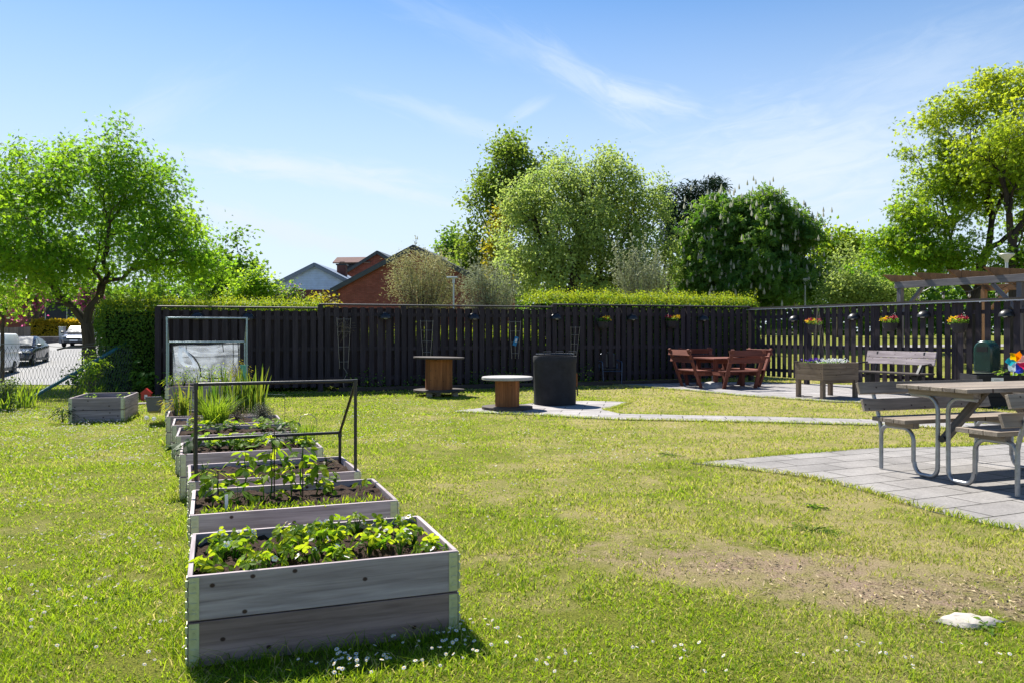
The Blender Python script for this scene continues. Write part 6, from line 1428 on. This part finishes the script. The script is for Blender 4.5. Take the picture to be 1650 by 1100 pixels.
# left background: dark house, timber fence, stone wall, meter box
def dark_house():
    p = P(48, 527, 84); root = thing('dark_house', 'low dark slate boarded house with maroon fascia beyond the street', 'house', (p.x, p.y, 0), R(6)); s = 84/F; L = 110*s; zt_ = zat(Vector((0, 84, 0)), 489)
    mb = MB(); mb.box((L/2, 3, zt_/2), (L, 6, zt_)); mb.build('wall', M_['siding_dark'], root)
    mb = MB(); mb.box((L/2, 2.8, zt_+.35), (L+.8, 7, .7)); mb.build('roof', M_['maroon'], root)
    mb = MB(); mb.box((-2.2, 2, (zt_-1)/2), (4.3, 4, zt_-1)); mb.build('brick_wing', M_['brick'], root)
    for x in (.22, .52, .82): mb = MB(); mb.box((L*x, -.03, zt_*.5), (.08, .08, zt_*.98)); mb.build('batten', M_['post_grey'], root)
M_['maroon'] = plain('maroon_fascia', (.045, .018, .026), .6)
dark_house()
def timber_fence():
    p0, p1 = P(-30, 552, 62), P(49, 548, 66); root = thing('timber_fence', 'silvery vertical board fence beside the street, behind the white van', 'fence', (p0.x, p0.y, terrain(p0.x, p0.y)), math.atan2(p1.y-p0.y, p1.x-p0.x)); L = (p1-p0).length
    mb = MB(); n = int(L/.14)
    for k in range(n): mb.box((k*.14+.07, 0, .62+.09*k/n), (.13, .025, 1.25+rnd.random()*.02+.2*k/n))
    mb.build('boards', M_['timber_fence'], root)
    for x in (.05, L*.5, L-.05): mb = MB(); mb.box((x, .06, .65), (.12, .1, 1.5)); mb.build('post', M_['timber_fence'], root)
timber_fence()
p0, p1 = P(50, 562, 62), P(97, 553, 66)
r_ = thing('stone_wall', 'low grey stone wall in front of the golden hedge', 'wall', (p0.x, p0.y, float(terrain(p0.x, p0.y))-.2), math.atan2(p1.y-p0.y, p1.x-p0.x)); L = (p1-p0).length
mb = MB(); mb.box((L/2, 0, .35), (L, .3, .85)); mb.build('stonework', M_['wall_stone'], r_); mb = MB(); mb.box((L/2, 0, .80), (L+.04, .36, .06)); mb.build('coping', M_['concrete'], r_, bevel=.01)
p = P(100.5, 546, 65); r_ = thing('meter_cabinet', 'tall pale grey utility cabinet at the end of the stone wall', 'cabinet', (p.x, p.y, float(terrain(p.x, p.y))), R(-10))
mb = MB(); mb.box((0, 0, .62), (.40, .30, 1.24)); mb.build('cabinet_body', M_['post_grey'], r_, bevel=.01); mb = MB(); mb.box((0, 0, 1.27), (.46, .36, .06)); mb.build('lid', M_['post_grey'], r_, bevel=.01); mb = MB(); mb.box((.12, -.155, .62), (.03, .02, .10)); mb.build('handle', M_['black_plastic'], r_)
# ------------------------------------------------------------------ vehicles
def vehicle(name, label, cat, x, y, paint, kind, glint=0):
    z = float(terrain(x, y))+.03; hd = math.atan2(-.954, .30); root = thing(name, label, cat, (x, y, z), hd)   # local +x forward
    car = kind == 'car'
    if car: L, Wd, st = 4.5, .90, [(-2.25, .42, .78, .74), (-2.15, .30, .98, .84), (-1.5, .24, 1.02, .90), (0, .22, .96, .90), (.9, .22, .94, .90), (1.55, .22, .84, .88), (2.05, .26, .72, .82), (2.25, .36, .60, .66)]
    else: L, Wd, st = 4.9, .98, [(-2.45, .40, 1.05, .92), (-2.40, .30, 1.08, .97), (-1, .26, 1.08, .98), (1, .26, 1.08, .98), (1.5, .26, 1.06, .97), (2.2, .28, .95, .90), (2.45, .40, .75, .78)]
    def loft(mb, sts, prof):
        vs, n = [], 0
        for s in sts: pr = prof(*s); n = len(pr); vs += [(s[0], py, pz) for py, pz in pr]
        fs = [(i*n+k, i*n+(k+1) % n, (i+1)*n+(k+1) % n, (i+1)*n+k) for i in range(len(sts)-1) for k in range(n)]+[tuple(range(n-1, -1, -1)), tuple(range((len(sts)-1)*n, len(sts)*n))]
        mb.add(vs, fs)
    def body(x, zb, zt, w_): m = zb+(zt-zb)*.55; return [(-w_*.88, zb), (w_*.88, zb), (w_*.97, zb+.12), (w_, m), (w_*.95, zt-.06), (w_*.86, zt), (-w_*.86, zt), (-w_*.95, zt-.06), (-w_, m), (-w_*.97, zb+.12)]
    mb = MB(); loft(mb, st, body); mb.build('body', M_[paint], root, smooth=35, bevel=.02)
    if car: cab = [(-2.0, .95, 1.06, .76), (-1.35, .95, 1.40, .72), (-.6, .94, 1.48, .70), (.15, .94, 1.46, .70), (.55, .93, 1.30, .73), (1.12, .93, .97, .80)]
    else: cab = [(-2.44, 1.05, 1.86, .88), (-2.36, 1.05, 1.92, .90), (0, 1.05, 1.94, .90), (1.15, 1.05, 1.90, .88), (1.55, 1.04, 1.62, .88), (2.05, 1.0, 1.15, .88)]
    def cabp(x, zb, zt, w_): b_ = w_+.10; t_ = w_ - (.08 if car else .02); return [(-b_, zb), (b_, zb), (w_+(.02 if car else .06), zb+(zt-zb)*.6), (t_, zt-.05), (t_-.10, zt), (-t_+.10, zt), (-t_, zt-.05), (-w_-(.02 if car else .06), zb+(zt-zb)*.6)]
    mb = MB(); loft(mb, cab, cabp); mb.build('cabin', M_[paint], root, smooth=35)
    def pane(nm, pts, mat='car_glass'): mb = MB(); mb.add(pts, [tuple(range(len(pts)))]); b_ = mb.build(nm, M_[mat], root); m = b_.modifiers.new('thickness', 'SOLIDIFY'); m.thickness = .012; m.offset = 1; return b_
    if car:
        pane('windscreen', [(1.10, -.70, 1.0), (1.10, .70, 1.0), (.60, .64, 1.285), (.25, .58, 1.455), (.25, -.58, 1.455), (.60, -.64, 1.285)])
        pane('rear_window', [(-1.98, .66, 1.10), (-1.98, -.66, 1.10), (-1.45, -.58, 1.37), (-1.45, .58, 1.37)])
        for sg in (-1, 1):
            for xs in ([(.85, 1.0), (.02, 1.0), (.02, 1.38), (.35, 1.34)], [(-.06, 1.0), (-1.05, 1.02), (-1.15, 1.30), (-.6, 1.38), (-.06, 1.39)]):
                pts = [(x_, sg*(.845-(z_-.95)*.34), z_) for x_, z_ in xs]; pane('side_window', pts if sg < 0 else pts[::-1])
        wx, wr = (-1.38, 1.38), .335
    else:
        pane('windscreen', [(2.04, -.78, 1.20), (2.04, .78, 1.20), (1.58, .80, 1.60), (1.25, .76, 1.84), (1.25, -.76, 1.84), (1.58, -.80, 1.60)])
        for sg in (-1, 1):
            pts = [(x_, sg*(1.0-(z_-1.05)*.12), z_) for x_, z_ in [(1.72, 1.15), (.75, 1.15), (.75, 1.68), (1.38, 1.70)]]; pane('side_window', pts if sg < 0 else pts[::-1])
            pts = [(x_, sg*(1.0-(z_-1.05)*.12), z_) for x_, z_ in [(.6, 1.15), (-.50, 1.15), (-.50, 1.68), (.6, 1.68)]]; pane('side_window', pts if sg < 0 else pts[::-1])
        wx, wr = (-1.55, 1.55), .34
    for x_ in wx:
        for sg in (-1, 1):
            M = Matrix.Rotation(R(90), 3, 'X'); mb = MB(); mb.lathe([(wr*.62, -.10), (wr*.95, -.105), (wr, -.07), (wr, .07), (wr*.95, .105), (wr*.62, .10)], (x_, sg*(Wd-.11), wr-.03), 28, M); wh = mb.build('wheel', M_['tyre'], root, smooth=40)
            mb = MB(); 
            for k in range(5): a = k*1.2566; mb.beam((x_, sg*(Wd-.015), wr-.03), (x_+math.cos(a)*wr*.64, sg*(Wd-.02), wr-.03+math.sin(a)*wr*.64), .03, .075, (0, 1, 0))
            mb.lathe([(wr*.57, -.02), (wr*.66, -.02), (wr*.66, .02), (wr*.57, .02)], (x_, sg*(Wd-.03), wr-.03), 28, M); mb.build('rim', M_['rim'], wh)
            mb = MB(); mb.lathe([(wr*1.16, -.04), (wr*1.16, .0), (0, .0)], (x_, sg*(Wd-.075 if car else Wd-.07), wr-.01), 24, Matrix.Rotation(R(-90 if sg > 0 else 90), 3, 'X')); mb.build('wheel_arch', M_['tyre'], root)
    fx = L/2
    for sg in (-1, 1):
        mb = MB(); mb.box((fx-.22, sg*Wd*.72, .70 if car else .88), (.30, .30, .12), sg*-.45); mb.build('headlight', M_['lamp_glass'], root, bevel=.03)
        mb = MB(); mb.box((fx-1.35 if car else fx-.75, sg*(Wd+.10), 1.02 if car else 1.25), (.12, .20, .14 if car else .24)); mb.build('wing_mirror', M_['black_plastic'], root, bevel=.03)
        mb = MB(); mb.box((-fx+.10, sg*Wd*.78, .88 if car else 1.05), (.12, .20, .16 if car else .40), sg*.5); mb.build('tail_light', M_['red_plastic'], root, bevel=.02)
        for x_ in ((.0, -.85) if car else (.66,)): mb = MB(); mb.box((x_, sg*(Wd+.006), .84 if car else 1.0), (.16, .02, .03)); mb.build('door_handle', M_[paint], root)
    mb = MB(); mb.box((fx-.02, 0, .58 if car else .62), (.05, .90, .16)); mb.box((fx-.06, 0, .36), (.08, 1.3, .14)); mb.build('grille', M_['black_plastic'], root, bevel=.02)
    mb = MB(); mb.box((fx+.03, 0, .44), (.015, .52, .115)); mb.build('number_plate', M_['white_plastic'], root)
    mb = MB(); mb.box((-.1, 0, .26), (2.2, 1.80 if car else 1.9, .12)); mb.build('side_skirt', M_['black_plastic'], root)
    return root
M_['lamp_glass'] = plain('headlight_glass', (.5, .52, .55), .08, .3, .8, .05)
vehicle('parked_car', 'dark blue saloon car parked behind the white van', 'car', -26.7, 44.2, 'car_blue', 'car')
vehicle('parked_car', 'silver grey car facing us, farther up the street behind the maple trunk', 'car', -32.1, 60.2, 'car_grey', 'car')
van = vehicle('delivery_van', 'white delivery van with dark lettering on its side, at the left edge', 'van', -24.5, 37.4, 'van_white', 'van')
fc = bpy.data.curves.new('lettering', 'FONT'); fc.body = 'LKN'; fc.size = .62; fc.extrude = .003; fc.align_x = 'CENTER'
tmp = bpy.data.objects.new('tmp', fc); lm = bpy.data.meshes.new_from_object(tmp); bpy.data.objects.remove(tmp); lm.materials.clear(); lm.materials.append(M_['text_dark'])
lt = bpy.data.objects.new('lettering', lm); COL.objects.link(lt); lt.parent = van; lt.location = (-1.45, .985, 1.18); lt.rotation_euler = (R(84), 0, R(180))
# ------------------------------------------------------------------ stone and weeds in the lawn
def rock(label, loc, r, hgt, seed, mat='stone'):
    rs = np.random.default_rng(seed); mb = MB(); n = 18; prof = [(.0, 1), (.55, .95), (.85, .7), (1.0, .25), (.95, -.3)]; vs, fs = [(0, 0, hgt)], []
    rad = 1+.16*np.sin(np.arange(n)*.9+seed)+.10*rs.normal(size=n)
    for i, (a, b_) in enumerate(prof[1:]):
        for k in range(n): t = 2*math.pi*k/n; vs.append((math.cos(t)*a*r*rad[k], math.sin(t)*a*r*.62*rad[k], hgt*b_*(1+.12*rs.normal())))
    fs = [(0, 1+k, 1+(k+1) % n) for k in range(n)]+[(1+i*n+k, 1+(i+1)*n+k, 1+(i+1)*n+(k+1) % n, 1+i*n+(k+1) % n) for i in range(len(prof)-2) for k in range(n)]
    mb.add(vs, fs); return tag(mb.build('flat_stone', M_[mat], None, loc, smooth=35), label, 'stone')
rock('flat pale stone set in the bare lawn at the lower right', G(1561, 1003), .145, .032, 3)
for px, py, n, sp, lab in [(1310, 856, 30, .22, 'dark green weed rosette on the dry lawn below the picnic terrace'), (1311, 819, 16, .12, 'small weed between the dark weed rosette and the terrace'), (1080, 733, 16, .2, 'dark weed at the tip of the picnic terrace'), (1590, 1010, 14, .08, 'small weed sprouting at the edge of the pale stone')]:
    plant('weed_rosette', lab, 'weed', G(px, py), n, .035, sp, .055 if n > 20 else .04, T_LONG if n > 20 else T_OVAL, 'green_leaf' if n > 20 else 'green_leaf' if 'grey' in lab else 'straw_leaf', px, per=2, droop=.5)
for px, py, lab in [(247, 694, 'left of the two'), (235, 692, 'far left, beside its twin')]:
    p = G(px, py); r_ = thing('dandelion_clock', 'white dandelion seed head in the left lawn near the beds, '+lab, 'dandelion', p, 0); mb = MB(); mb.tube([(0, 0, 0), (.01, 0, .16)], .003, 5); mb.build('stem', M_['straw_leaf'], r_)
    d = rng.normal(size=(160, 3)); d /= np.linalg.norm(d, axis=1, keepdims=True); leaves('seed_head', np.array([.01, 0, .18])+d*.028, d, .018, T_DIAMOND, M_['white_petal'], r_)
